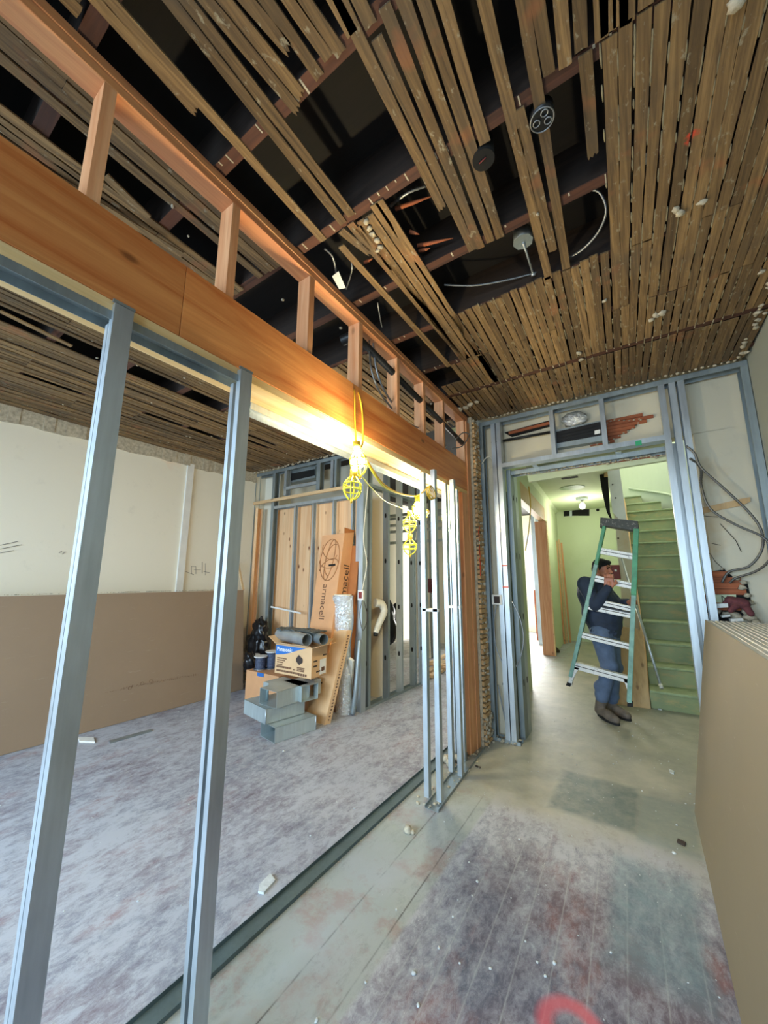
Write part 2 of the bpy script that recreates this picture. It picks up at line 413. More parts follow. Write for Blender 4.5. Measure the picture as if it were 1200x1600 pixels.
        if parent is not None: o.parent = parent
        if label: o['label'] = label
        if remesh:
            md = o.modifiers.new('remesh', 'REMESH'); md.mode = 'VOXEL'; md.voxel_size = remesh; md.use_smooth_shade = True
            if smoothit:
                ms = o.modifiers.new('smooth', 'SMOOTH'); ms.iterations = smoothit; ms.factor = .5
        if bevel:
            b = o.modifiers.new('bevel', 'BEVEL'); b.width = bevel; b.segments = 2; b.limit_method = 'ANGLE'
        return o
WO = {}
def tag(o, label, cat, group=None):
    o['label'] = label; o['category'] = cat
    if group: o['group'] = group
    return o
def thing(name, label, cat, loc, group=None):
    o = bpy.data.objects.new(name, None); COL.objects.link(o); o.location = V(loc); o.empty_display_size = .1
    WO[o] = V(loc); return tag(o, label, cat, group)
def struct(name, mb, mat, parent=None, **k):
    o = mb.build(name, mat, parent, **k)
    if parent is None: o['kind'] = 'structure'
    return o
def stuff(o): o['kind'] = 'stuff'; return o
def text(body, size, p, right, up, mat, parent, name='lettering', font_shear=0, sx=1, bold=0):
    cu = bpy.data.curves.new('lettering', 'FONT'); cu.body = body; cu.size = size; cu.extrude = .0004; cu.shear = font_shear; cu.offset = bold
    cu.align_x = 'LEFT'; cu.resolution_u = 3
    tmp = bpy.data.objects.new('lettering_tmp', cu); COL.objects.link(tmp)
    bpy.context.view_layer.update()
    me = bpy.data.meshes.new_from_object(tmp.evaluated_get(bpy.context.evaluated_depsgraph_get()))
    bpy.data.objects.remove(tmp)
    right = V(right).normalized(); up = V(up); up = (up - up.dot(right) * right).normalized(); nn = right.cross(up)
    base = WO[parent]
    for v in me.vertices:
        q = v.co.copy(); v.co = V(p) + right * q.x * sx + up * q.y + nn * q.z - base
    me.materials.clear(); me.materials.append(M[mat])
    o = bpy.data.objects.new(name, me); COL.objects.link(o); o.parent = parent; WO[o] = base
    return o
def bez(pts, n=8):
    """smooth curve through points (Catmull-Rom)"""
    pts = [V(p) for p in pts]; out = []
    for i in range(len(pts) - 1):
        a = pts[max(i - 1, 0)]; b = pts[i]; c = pts[i + 1]; d = pts[min(i + 2, len(pts) - 1)]
        for k in range(n):
            t = k / n
            out.append(.5 * ((2 * b) + (-a + c) * t + (2 * a - 5 * b + 4 * c - d) * t * t + (-a + 3 * b - 3 * c + d) * t ** 3))
    out.append(pts[-1]); return out
def chunk(mb, c, r, seed=0, flat=.6):
    mb.smooth = False; rr = random.Random(seed)
    R = Matrix.Rotation(rr.random() * 6, 3, 'Z')
    mb.ell(c, (r, r * (.6 + .4 * rr.random()), r * flat), R, 7, 5, lambda d: .8 + .45 * noise.noise(d * 2 + V((seed * 3.1, 0, 0))))

# ------------------------------------------------------------------ levels and planes of the place
ZC = 3.2          # underside of the laths
XL, XR = -5.12, .84
YB = 3.83         # face of the rear framing
YF = -2.7         # street wall behind the camera

# ------------------------------------------------------------------ the shell
mb = MB(); mb.box(-5.4, 1.1, YF - .2, 13, -.12, 0); struct('floor', mb, 'floor')
# left wall
mb = MB(); mb.box(XL - .15, XL, YF, 12.2, 0, 3.46); wl = struct('wall_left', mb, 'plaster_l')
# vertical pilaster strip and ragged plaster band along its top
pa = P(284, 918, x=XL + .01); pb = P(297, 730, x=XL + .01)
mb = MB(); mb.box(XL, XL + .03, pb.y - .04, pb.y + .05, 0, 3.08); mb.build('plaster_strip', 'white', wl)
mb = MB(); random.seed(3)
n = 70; ys = [YF + (YB - YF) * i / n for i in range(n + 1)]
lo = [3.03 + .035 * noise.noise(V((y * 2.3, 0, 0))) + .02 * random.random() for y in ys]
pts = [(XL + .001, y, z) for y, z in zip(ys, lo)] + [(XL + .001, YB, 3.22), (XL + .001, YF, 3.22)]
for i in range(n):
    d = .02 + .03 * abs(noise.noise(V((ys[i] * 4, 3, 0))))
    mb.cur = random.random(); mb.prism([(XL, ys[i], lo[i]), (XL, ys[i + 1], lo[i + 1]), (XL, ys[i + 1], 3.2), (XL, ys[i], 3.2)], (d, 0, 0))
mb.build('broken_plaster_band', 'rubble', wl)
# pencil sketches on the left wall
def marks(name, segs, plane, mat, parent, wdt=.005):
    mb = MB()
    for a, b in segs:
        p, q = P(*a, **plane), P(*b, **plane)
        mb.bar(p, q, wdt, .0012, (1, 0, 0) if 'x' in plane else (0, 1, 0))
    return mb.build(name, mat, parent)
marks('pencil_marks', [((0, 852), (28, 846)), ((0, 858), (34, 851)), ((0, 864), (22, 860)), ((92, 864), (97, 861)), ((97, 866), (102, 862)),
    ((290, 893), (303, 898)), ((299, 885), (299, 897)), ((299, 885), (306, 885)), ((306, 885), (306, 897)), ((303, 890), (314, 890)), ((316, 878), (316, 896)), ((321, 880), (321, 899)), ((318, 893), (328, 895))], dict(x=XL + .006), 'pencil', wl)
# right wall
mb = MB(); mb.box(XR, XR + .15, YF, YB + .6, 0, 3.46); wr = struct('wall_right', mb, 'plaster_r')
# street wall behind the camera with two window openings
mb = MB()
for x0, x1, z0, z1 in ((XL, -4.6, 0, 3.46), (-4.6, -1.8, 0, .6), (-4.6, -1.8, 2.9, 3.46), (-1.8, -1.2, 0, 3.46), (-1.2, .6, 0, .5), (-1.2, .6, 2.9, 3.46), (.6, XR, 0, 3.46)):
    mb.box(x0, x1, YF - .12, YF, z0, z1)
struct('wall_front', mb, 'plaster_b')
for x0, x1, nm in ((-4.6, -1.8, 'window_1'), (-1.2, .6, 'window_2')):
    mb = MB(); z0, z1 = .6 if x0 < -2 else .5, 2.9
    mb.box(x0, x1, YF - .08, YF - .02, z0, z0 + .06).box(x0, x1, YF - .08, YF - .02, z1 - .06, z1)
    for xx in (x0, (x0 + x1) / 2 - .03, x1 - .06): mb.box(xx, xx + .06, YF - .08, YF - .02, z0 + .06, z1 - .06)
    struct(nm, mb, 'white')

# ------------------------------------------------------------------ ceiling: deck, joists, laths
mb = MB(); mb.box(XL - .15, XR + .15, YF, YB + .5, 3.44, 3.5); ceil = struct('ceiling', mb, 'deck', origin=(0, 0, 3.44))
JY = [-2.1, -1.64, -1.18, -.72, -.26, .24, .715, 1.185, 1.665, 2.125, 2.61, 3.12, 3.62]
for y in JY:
    mb = MB(); mb.cur = random.random(); mb.box(XL, XR, y - .025, y + .025, 3.214, 3.44); jo = mb.build('joist', 'joist_shade', ceil)
    mb = MB(); mb.cur = random.random(); mb.box(XL, XR, y - .0255, y + .0255, 3.2085, 3.2138); mb.build('lighter_underside', 'oldwood', jo)  # underside strip in lighter wood, against sides painted dark as shade
# pale streaks of old plaster keys across the bare joist undersides
mb = MB(); random.seed(5)
for y in JY[5:]:
    x = -1.35
    while x < .8:
        if random.random() < .5: mb.box(x, x + .004 + random.random() * .004, y - .025, y + .025 * random.uniform(-.6, 1), 3.2065, 3.2085)
        x += .0475
stuff(mb.build('plaster_key', 'rubble', ceil))
def skew(x, y): return x - .035 * (y - 1.2)
LT = .0075
def lath_pts(mb, p, q, wd=.0385, z=ZC, jag=False, seed=0):
    rr = random.Random(seed); p = V((p[0], p[1], z)); q = V((q[0], q[1], z)); d = (q - p).normalized(); s = V((d.y, -d.x, 0)) * wd / 2
    n = max(2, int((q - p).length / .12)); L = []; Rr = []
    for i in range(n + 1):
        c = p.lerp(q, i / n)
        L.append(c - s * (1 + rr.uniform(-.09, .09))); Rr.append(c + s * (1 + rr.uniform(-.09, .09)))
    if jag:
        e = [q + s * .7 + d * .006, q + s * .35 - d * .004, q + d * .012, q - s * .4 + d * .003, q - s * .75 + d * .016]
    else: e = [q + s * .3 + d * rr.uniform(-.004, .006)]
    mb.cur = rr.random()
    mb.prism(Rr + e + list(reversed(L)), (0, 0, LT))
digit = '''180 11 505 376 0
180 34 303 171 1
265 0 537 350 0
290 0 549 337 0
321 0 463 170 1
350 0 469 147 1
384 0 448 75 1
415 0 500 122 0
452 0 514 91 0
475 0 534 85 0
522 0 551 54 0
560 0 580 42 0
559 57 690 325 1
588 60 739 392 0
600 10 751 388 0
630 0 767 378 0
661 0 782 372 0
692 0 758 224 0
756 0 857 436 0
816 0 885 420 0
810 172 864 392 0
840 0 858 116 0
876 0 884 104 0
905 0 908 80 0
914 84 926 242 1
938 0 940 62 0
970 0 970 38 0
533 361 576 395 1
533 385 702 573 0
547 350 724 562 0
560 355 730 560 0'''
NL = 0
for i, l in enumerate(digit.split('\n')):
    a, b, c, d, j = map(float, l.split())
    p, q = P(a, b, z=ZC), P(c, d, z=ZC)
    if b < 60 and i != 14 or b == 0:   # those that leave the frame run on over the camera
        e = (p - q).normalized(); p = p + e * (.5 if p.y > .6 else .35)
    mb = MB(); lath_pts(mb, p, q, .0395, ZC, bool(j), i); mb.build('lath', 'lath', ceil, origin=p); NL += 1
random.seed(11)
def lcol(x, segs, sd, single=False, rest=None):
    global NL
    for k, (y0, y1) in enumerate(segs):
        j0, j1 = random.uniform(-.008, .008), random.uniform(-.006, .006)
        xx = x + random.uniform(-.003, .003); w_ = .0405 + random.uniform(-.002, .003)
        a = (skew(xx, y0), y0 + j0); b = (skew(xx + random.uniform(-.002, .002), y1), y1 + j1)
        if single and NL < 100:
            mb = MB(); lath_pts(mb, a, b, w_, ZC, False, sd * 31 + k); mb.build('lath', 'lath', ceil, origin=(a[0], a[1], ZC)); NL += 1
        else: lath_pts(rest, a, b, w_, ZC, False, sd * 31 + k)
rest = MB(); x = .072; k = 0
cols = []
while x < XR - .03 + .1: cols.append(x); x += .0475
for x in cols:
    b = random.choice([2.12, 2.61, 2.61]); lcol(x, [(1.16, b)], k, True, rest)
    lcol(x, [(b + .004, 3.085), (3.15, 3.78)], k + 50, True if x < .5 else False, rest)
    lcol(x, [(.2, 1.155)], k + 90, x < .45, rest); k += 1
x = .072 - .0475
while x > -.84:
    st = 2.09 + (.0 if x < -.1 else -.01) + random.uniform(-.01, .01)
    if -.2 < x < -.12: st = 2.1
    b = random.choice([2.61, 3.1, 3.1]);
    segs = [(st, min(b, 3.085))] + ([(b + .004, 3.085)] if b < 3 else []) + [(3.15, 3.78)]
    lcol(x, segs, k + 200, x > -.8, rest); k += 1; x -= .0475
# the band of laths running back beside the partition
for x in (-.965, -.915, -.868, -.84):
    lcol(x, [(1.2 if x > -.9 else 1.23, 2.61), (2.62, 3.085), (3.15, 3.78)], k + 300, True, rest); k += 1
for x in (-1.26, -1.21, -1.16, -1.11, -1.06, -1.012): lcol(x, [(2.63 if x > -1.1 else 2.9, 3.085), (3.15, 3.78)], k + 400, False, rest); k += 1
# laths behind the camera's field
for i in range(60):
    x = -1.3 + .0475 * i
    if x > XR - .02: break
    lcol(x, [(-2.6, -1.2), (-1.19, .2 if x < .0 else .19)], k, False, rest); k += 1
# left room
def missing(x, y):
    if -1.83 < x < -1.66 and y < 1.16: return True
    if x > -2.45 and 1.30 < y < 1.98: return True
    if -3.42 < x < -3.24 and .3 < y < 2.2: return True
    if -2.62 < x < -2.53 and 1.2 < y < 2.6: return True
    if -2.15 < x < -2.05 and .7 < y < 1.2: return True
    if -4.15 < x < -4.08 and 1.6 < y < 2.6: return True
    return False
x = -1.5; lr = random.Random(21)
while x > XL + .02:
    y = YF + .1; segs = []; off = lr.choice([0, 0, 1])
    edges = [YF + .05] + [j for i, j in enumerate(JY) if (i + int(x * -3.2)) % 3 == 0 and j > YF] + [3.78]
    allj = sorted(set([YF + .05] + JY + [3.78]))
    cur = None
    for a, b in zip(allj[:-1], allj[1:]):
        miss = missing(x, (a + b) / 2) or lr.random() < .028
        if miss:
            if cur: segs.append((cur, a)); cur = None
        else:
            if cur is None: cur = a
            if any(abs(b - e) < .01 for e in edges): segs.append((cur, b - .003)); cur = None
    if cur: segs.append((cur, 3.78))
    for i, sg in enumerate(segs):
        xx = x + lr.uniform(-.005, .005); rest.cur = 0
        lath_pts(rest, (skew(xx, sg[0]), sg[0]), (skew(xx, sg[1]) + lr.uniform(-.008, .008), sg[1]), .0385 + lr.uniform(-.005, .004), ZC - lr.choice([0, 0, .004, .009]), False, int(-x * 977) + i)
    x -= .0473
stuff(rest.build('lath', 'lath', ceil, origin=(0, 0, ZC)))
# laths prised loose, hanging below the rest
for a, b, dz in (((60, 262), (285, 398), .05), ((165, 275), (232, 340), .03), ((0, 486), (112, 541), .04), ((300, 55), (300, 55), 0)):
    if a == b: continue
    p, q = P(*a, z=ZC - .012), P(*b, z=ZC - dz)
    mb = MB(); mb.cur = .8; mb.bar(p, q, .038, .008); mb.build('lath', 'lath', ceil, label='grey loose lath hanging out of line')
# splinters in the bare bays
mb = MB()
for a, b in (((618, 326), (676, 306)), ((640, 362), (655, 366)), ((652, 384), (708, 372)), ((655, 392), (672, 388)), ((570, 410), (582, 404))):
    p, q = P(*a, z=3.27), P(*b, z=3.25); mb.tube([p, p.lerp(q, .5), q], .008, 5, True, [.011, .009, .002])
stuff(mb.build('splinter', 'redwood', ceil))
# plaster blobs still stuck to the laths
mb = MB(); random.seed(9)
for (u, v, r) in ((572, 347, .022), (577, 357, .02), (582, 366, .02), (589, 376, .022), (594, 386, .02), (590, 392, .018), (1062, 333, .03), (1056, 328, .022), (1097, 316, .028), (1025, 493, .035), (1035, 490, .03), (1017, 500, .022), (905, 552, .03), (908, 562, .025), (735, 632, .05), (727, 637, .04), (745, 628, .035), (1150, 6, .03), (945, 470, .018), (718, 640, .05), (840, 335, .012), (1190, 425, .025), (1192, 520, .03), (925, 590, .015), (236, 458, .02)):
    chunk(mb, P(u, v, z=ZC - .006), r, int(u), .5)
stuff(mb.build('plaster_clump', 'rubble', ceil)); mb = MB()
for i in range(800):
    x = random.uniform(-1.2, .8); y = random.uniform(2.1, 3.75)
    if random.random() < .3: x = random.uniform(.05, .8); y = random.uniform(1.2, 2.2)
    k = round((x - .072 + .024) / .0475); xx = skew(.072 - .024 + k * .0475, y)
    if x < -.85: continue
    mb.cur = .5; L = random.uniform(.02, .1)
    mb.ell((xx, y, ZC + .003), (.0038, L / 2, .004), None, 6, 5)
stuff(mb.build('plaster_key', 'oldkey', ceil)); mb = MB()
for i in range(90):
    x = random.uniform(-5, -1.5); y = random.uniform(.3, 3.75); chunk(mb, (x, y, ZC), random.uniform(.006, .018), i, .6)
for i in range(60):
    x = XR - .02 - random.random() * .05; y = 1.6 + random.random() * 2.2; chunk(mb, (x, y, ZC - .005), random.uniform(.012, .03), i + 99, .6)
for i in range(50):
    x = -1.2 + 2 * i / 50; chunk(mb, (x, YB - .03 - random.random() * .03, ZC - .004), random.uniform(.008, .022), i + 199, .6)
for i in range(70):
    x = XL + 2.2 * i / 70; chunk(mb, (x, YB - .03 - random.random() * .05, ZC - .004), random.uniform(.012, .03), i + 299, .6)
stuff(mb.build('plaster_clump', 'rubble', ceil))

# electrical boxes and flexible cables in the ceiling
t = thing('junction_box', 'black round electrical box with three knock-outs fixed on the ceiling laths', 'electrical box', P(847, 187, z=ZC))
c = P(847, 187, z=ZC - .01)
mb = MB(); mb.tube([c, c + V((0, 0, .05))], .043, 24); mb.build('housing', 'black', t)
for dx, dy in ((.018, .012), (.012, -.02), (-.02, .0)):
    mb = MB(); q = c + V((dx, dy, -.004)); mb.tube([q + V((math.cos(a) * .012, math.sin(a) * .012, 0)) for a in [k * .6283 for k in range(11)]], .0025, 6, False); mb.build('knockout_ring', 'conduit', t)
mb = MB(); q = c + V((0, 0, -.002)); mb.tube([q + V((math.cos(a) * .041, math.sin(a) * .041, 0)) for a in [k * .3142 for k in range(21)]], .0025, 6, False); mb.build('rim', 'conduit', t)
c = P(755, 241, z=ZC + .02)
t = thing('recessed_can', 'small black round can with a red wire in a cut lath end', 'light fixture', c)
mb = MB(); mb.tube([c + V((0, 0, -.03)), c + V((0, 0, .06))], .044, 22); mb.build('can', 'tarblack', t)
mb = MB(); mb.tube([c + V((-.018, .0, -.033)), c + V((.012, -.008, -.034))], .0025, 6); mb.build('wire', 'red', t, label='short red wire')
c = P(817, 373, z=3.26)
t = thing('octagon_box', 'grey metal octagonal box with a short pipe hanging in the bare joist bay', 'electrical box', c)
mb = MB(); mb.tube([c + V((0, 0, -.02)), c + V((0, 0, .04))], .05, 8); mb.build('box_body', 'steel_dull', t)
e = P(833, 428, z=3.24)
mb = MB(); mb.tube([c + V((.0, 0, -.025)), c.lerp(e, .3) + V((0, 0, -.01)), e], .006, 8); mb.tube([e - V((.01, 0, 0)), e + V((.012, .005, 0))], .011, 8); mb.build('stub_pipe', 'steel', t)
def cable(name, label, pts, r, mat='conduit', cat='cable', group=None, n=8, ribs=True):
    pts = bez(pts, n)
    if ribs:
        out = [pts[0]]
        for a, b in zip(pts[:-1], pts[1:]):
            L = (b - a).length; m = max(1, int(L / (r * .9)))
            for k in range(1, m + 1): out.append(a.lerp(b, k / m))
        rs = [r * (1 if k % 2 else .78) for k in range(len(out))]
        mb = MB(); mb.tube(out, r, 8, True, rs)
    else: mb = MB(); mb.tube(pts, r, 8)
    return tag(mb.build(name, mat), label, cat, group)
cable('flexible_conduit', 'silver flexible conduit looping down between the dark joists beside the lath edge', [P(890, 402, z=3.23), P(912, 388, z=3.2), P(935, 362, z=3.2), P(947, 330, z=3.22), P(938, 302, z=3.27), P(920, 295, z=3.3)], .0065)
cable('flexible_conduit', 'silver flexible conduit running level to the grey octagonal box', [P(694, 445, z=3.27), P(740, 446, z=3.26), P(790, 438, z=3.26), P(846, 424, z=3.27)], .006)
cable('flexible_conduit', 'grey flexible conduit curving behind the joist above the long lath strip', [P(610, 322, z=3.3), P(635, 302, z=3.28), P(665, 290, z=3.3)], .009)
cable('flexible_conduit', 'grey flexible conduit with a paper tag dropping behind the top plate', [P(507, 388, z=3.26), P(520, 402, z=3.24), P(526, 430, z=3.22)], .007)
cable('flexible_conduit', 'thin grey conduit hanging next to the tagged conduit', [P(545, 395, z=3.3), P(550, 420, z=3.24), P(541, 452, z=3.25)], .005)
cable('flexible_conduit', 'short grey conduit hanging behind the top plate over the yellow cords', [P(590, 472, z=3.3), P(593, 492, z=3.26), P(597, 512, z=3.24)], .005)
mb = MB(); mb.prism([P(519, 432, z=3.19), P(529, 424, z=3.19), P(540, 450, z=3.16), P(530, 452, z=3.16)], (0, 0, .002)); tag(mb.build('paper_tag', 'paperwhite'), 'pale paper tag tied to the conduit behind the top plate', 'tag')

# ------------------------------------------------------------------ timber header with cripple studs and post
XB = -1.345
def sk(x, y): return x - .02 * (y - 1.8)
t = thing('timber_header', 'orange plywood faced header beam with short studs up to a doubled top plate', 'wall framing', (XB, 1.7, 0))
hdr = t
Y0h, Y1h = -2.6, 3.62
def ybox(mb, x0, x1, y0, y1, z0, z1):
    pr = [(x0, z0), (x1, z0), (x1, z1), (x0, z1)]
    mb.prism([(sk(a, y0), y0, b) for a, b in pr], (sk(0, y1) - sk(0, y0), y1 - y0, 0))
ysm = P(283, 455, x=XB).y
for y0, y1 in ((Y0h, ysm - .001), (ysm + .001, Y1h)):
    mb = MB(); mb.cur = .3 if y0 < 0 else .75; ybox(mb, XB - .02, XB, y0, y1, 2.375, 2.665); mb.build('plywood_face', 'beam', t, bevel=.0015)
mb = MB(); ybox(mb, XB - .16, XB - .0205, Y0h, Y1h, 2.375, 2.655); mb.build('beam', 'fir_y', t, bevel=.002)
mb = MB(); ybox(mb, XB - .16, XB - .004, Y0h, Y1h, 2.337, 2.3745); mb.build('bottom_plate', 'cream_y', t, bevel=.002)
mb = MB(); mb.cur = .55; ybox(mb, XB - .092, XB - .003, Y0h, Y1h, 3.118, 3.155); mb.build('top_plate', 'fir_y', t, bevel=.003)
mb = MB(); mb.cur = .2; ybox(mb, XB - .088, XB + .001, Y0h, Y1h, 3.156, 3.194); mb.build('top_plate', 'fir_y', t, bevel=.003)
for (ub, vb) in ((137, 318), (351, 460), (478, 553), (559, 610), (621, 650), (664, 680), (696, 703), (731, 725)):
    y = P(ub, vb, x=XB - .02).y; mb = MB(); mb.cur = random.random(); hw = .019 if ub < 700 else .03
    mb.box(sk(XB - .092, y), sk(XB - .003, y), y - hw, y + hw, 2.667, 3.1175); mb.build('cripple_stud', 'fir_z', t, bevel=.0015)
for y in (-.15, -.6, -1.1): mb = MB(); mb.box(sk(XB - .092, y), sk(XB - .003, y), y - .019, y + .019, 2.667, 3.1175); mb.build('cripple_stud', 'fir_z', t, bevel=.0015)
mb = MB(); mb.cur = .8
mb.box(-1.465, -1.375, 3.40, 3.54, 0, 2.336); mb.build('post', 'fir_z', t, bevel=.003, label='pale upright post under the far end of the beam')
mb = MB(); mb.cur = .4; mb.box(-1.465, -1.368, 3.545, 3.63, 0, 3.117); mb.build('post', 'fir_z', t, bevel=.003, label='darker upright post rising past the beam end')
mb = MB()   # carpenter's mark
for a, b in (((478, 586), (478, 617)), ((478, 617), (492, 626)), ((484, 585), (478, 595)), ((492, 596), (492, 626)), ((478, 586), (492, 596)), ((470, 622), (490, 622))):
    mb.bar(P(*a, x=XB + .004), P(*b, x=XB + .004), .0025, .001, (1, 0, 0))
mb.build('pencil_mark', 'ink', t)

# pipes and conduits threaded through the short studs
t = thing('black_pipe', 'black iron pipe with an elbow threaded through the orange short studs', 'pipe', P(578, 540, x=XB - .05))
a, b = P(560, 528, x=XB - .05), P(722, 692, x=XB - .05)
mb = MB(); mb.tube([a, b], .024, 14); mb.build('pipe', 'blackmetal', t)
for u, v in ((627, 572), (684, 627), (721, 668)):
    q = P(u - 4, v, x=XB - .05); 
c1 = P(556, 527, x=XB - .07); mb = MB(); mb.tube(bez([c1 + V((-.1, -.02, .0)), c1 + V((-.04, -.01, .01)), c1, a]), .034, 12); mb.build('elbow', 'blackmetal', t)
for i, (pts, lb) in enumerate((
    ([P(577, 532, x=XB - .06), P(580, 575, x=XB - .03), P(592, 610, x=XB - .03), P(612, 638, x=XB - .04)], 'left of the two silver conduits bowing below the black pipe'),
    ([P(583, 535, x=XB - .06), P(588, 575, x=XB - .05), P(598, 605, x=XB - .05), P(614, 632, x=XB - .06)], 'right of the two silver conduits bowing below the black pipe'),
    ([P(622, 650, x=XB - .09), P(640, 662, x=XB - .09), P(660, 671, x=XB - .06)], 'silver conduit passing low through the middle short stud'),
    ([P(668, 683, x=XB - .1), P(680, 693, x=XB - .08), P(697, 697, x=XB - .06)], 'silver conduit curving down behind the sixth short stud'),
    ([P(668, 690, x=XB - .06), P(682, 699, x=XB - .06), P(696, 699, x=XB - .04)], 'lower silver conduit behind the sixth short stud'),
    ([P(705, 701, x=XB - .03), P(722, 697, x=XB + .02), P(733, 680, x=XB + .02), P(724, 676, x=XB + .0), P(712, 686, x=XB - .03)], 'white cable looped around the last short stud'))):
    cable('flexible_conduit', lb, pts, .008 if i < 2 else .006)

# ------------------------------------------------------------------ front steel framing of the partition
def stud(parent, x, y, z0, z1, web=.092, fl=.04, face=(1, 0, 0), side=(0, -1, 0), mat='steel', holes=True, name='stud', label=None):
    """upright C stud whose web's middle stands at x, y; mouth opens along 'side'"""
    mb = MB(); mb.cstud((x, y, z0), (x, y, z1), web, fl, face, side); o = mb.build(name, mat, parent, label=label)
    if holes:
        mb = MB(); f = V(face); sd = V(side)
        zz = z0 + .45
        while zz < z1 - .1:
            c = V((x, y, zz)) - sd * .0006; mb = MB()
            mb.prof([(-.012, -.03), (.012, -.03), (.016, 0), (.012, .03), (-.012, .03), (-.016, 0)], c, c - sd * .0006, f, (0, 0, 1)); zz += .6
            mb.build('knockout', 'tarblack', o)
    return o
t = thing('steel_stud_frame', 'tall bare steel stud frame standing under the orange header beam', 'wall framing', (-1.33, 1.7, 0))
spf = t
for (yy, xx) in ((.462, -1.346), (.922, -1.348)):
    mb = MB(); mb.cstud((-1.302, yy - .0275, .003), (-1.302, yy - .0275, 2.36), .055, .03 if yy < .5 else .026, (0, 1, 0), (-1, 0, 0), lip=.006); mb.build('stud', 'steel', t)
    gap = .002 if yy < .5 else .014; zz = 2.3 if yy < .5 else 2.31
    mb = MB(); mb.cstud((-1.334 - gap, yy - .03, .003), (-1.334 - gap, yy - .03, zz), .05, .022, (0, 1, 0), (-1, 0, 0), lip=.006); mb.build('inner_channel', 'steel', t)
    mb = MB(); mb.box(-1.31, -1.303, yy - .06, yy + .003, 2.362, 2.372); mb.build('clip', 'steel_dull', t)
mb = MB(); mb.cstud((-1.352, Y0h, 2.336), (-1.352, .93, 2.336), .07, .03, (1, 0, 0), (0, 0, -1), track=True); mb.build('head_track', 'steel_dull', t)
mb = MB(); mb.cstud((sk(-1.535, 1.05), 1.05, 2.334), (sk(-1.535, 3.4), 3.4, 2.334), .085, .035, (1, 0, 0), (0, 0, -1), track=True); mb.build('head_track', 'steel', t)
mb = MB(); mb.cstud((-1.535, Y0h, .0005), (-1.56, 3.42, .0005), .088, .018, (1, 0, 0), (0, 0, 1), track=True); mb.build('floor_track', 'steel_dark', t, label='flat steel channel on the floor along the opening')
mb = MB(); mb.cstud((-1.30, 2.5, .0005), (-1.375, 3.6, .0005), .1, .02, (1, 0, 0), (0, 0, 1), track=True); mb.build('floor_track', 'steel_dull', t, label='short channel on the floor under the four narrow studs')
for (x, y, z1) in ((-1.362, 2.60, 2.335), (-1.268, 2.60, 2.345), (-1.37, 3.02, 2.335), (-1.285, 3.0, 2.355)):
    mb = MB(); mb.cstud((x, y, .02), (x, y, z1), .042, .036, (0, 1, 0), (-1, 0, 0)); mb.build('narrow_stud', 'steel', t)
for y in (2.60, 3.01): mb = MB(); mb.box(-1.39, -1.26, y - .021, y + .021, 1.265, 1.285); mb.build('brace', 'white', t, label='short pale cross brace')
stud(t, -1.42, 3.30, 0, 2.335, .09, .04, (1, 0, 0), (0, -1, 0), label='bright steel stud against the wooden post')
# debris on the track
mb = MB(); random.seed(17)
for i in range(60):
    y = random.uniform(2.5, 3.6); chunk(mb, (random.uniform(-1.46, -1.28) , y, .006), random.uniform(.005, .02), i, .6)
for i, (x, y) in enumerate(((-1.45, 3.1), (-1.47, 3.2), (-1.42, 3.22), (-1.5, 3.16))): chunk(mb, (x, y, .035), .045, i + 70, .8)
o = mb.build('rubble', 'rubble'); tag(o, 'pale plaster rubble lying around the foot of the narrow studs', 'rubble'); stuff(o)

# ------------------------------------------------------------------ old wall end (lath and plaster) beside the post
mb = MB(); mb.box(-1.46, -1.345, 3.64, YB - .03, 0, 3.19); oldw = struct('wall_center', mb, 'rubble')
mb = MB(); random.seed(23); z = .02
while z < 3.15:
    mb.cur = random.random()
    xo = random.uniform(-.004, .006); a = random.uniform(-.012, .012)
    mb.bar((-1.335 + xo, 3.645, z), (-1.335 + xo, 3.79, z + a), .026, .033 + random.uniform(-.012, .008)); z += .047
stuff(mb.build('lath_end', 'tanply', oldw))
mb = MB()
for i in range(150): chunk(mb, (-1.328 + random.uniform(-.004, .012), random.choice([random.uniform(3.65, 3.68), random.uniform(3.65, 3.79)]), random.uniform(0.02, 3.15)), random.uniform(.006, .02), i, .9)
for i in range(70): chunk(mb, (random.uniform(-1.36, -1.3), random.uniform(3.62, 3.8), random.uniform(0, .25) ** 1.0), random.uniform(.008, .024), i + 300, .9)
stuff(mb.build('plaster_clump', 'rubble', oldw))
mb = MB()
for i in range(14): mb.obox((-1.319, 3.655 + random.uniform(-.004, .02), 1.55 + i * .035), (.002, 0, 0), (0, .006 + random.random() * .008, 0), (0, 0, .02))
mb.build('spray_paint_mark', 'orangepaint', oldw)


# ------------------------------------------------------------------ old rear wall with the hall opening
mb = MB()
def quadwall(pts, d=.14, y=3.985): mb.prism([(x, y, z) for x, z in pts], (0, d, 0))
quadwall([(-1.46, 2.70), (XR, 2.72), (XR, 3.46), (-1.46, 3.46)])
quadwall([(.47, 0), (XR, 0), (XR, 2.72), (.47, 2.72)])
quadwall([(-1.46, 0), (-1.16, 0), (-1.16, 2.70), (-1.46, 2.70)])
wb = struct('wall_back', mb, 'plaster_b')
YW = 3.98
def patchpoly(name, px, mat, y=YW, d=.012, parent=None, label=None):
    mb = MB(); mb.prism([P(u, v, y=y) for u, v in px], (0, -d, 0)); return mb.build(name, mat, parent or wb, label=label)
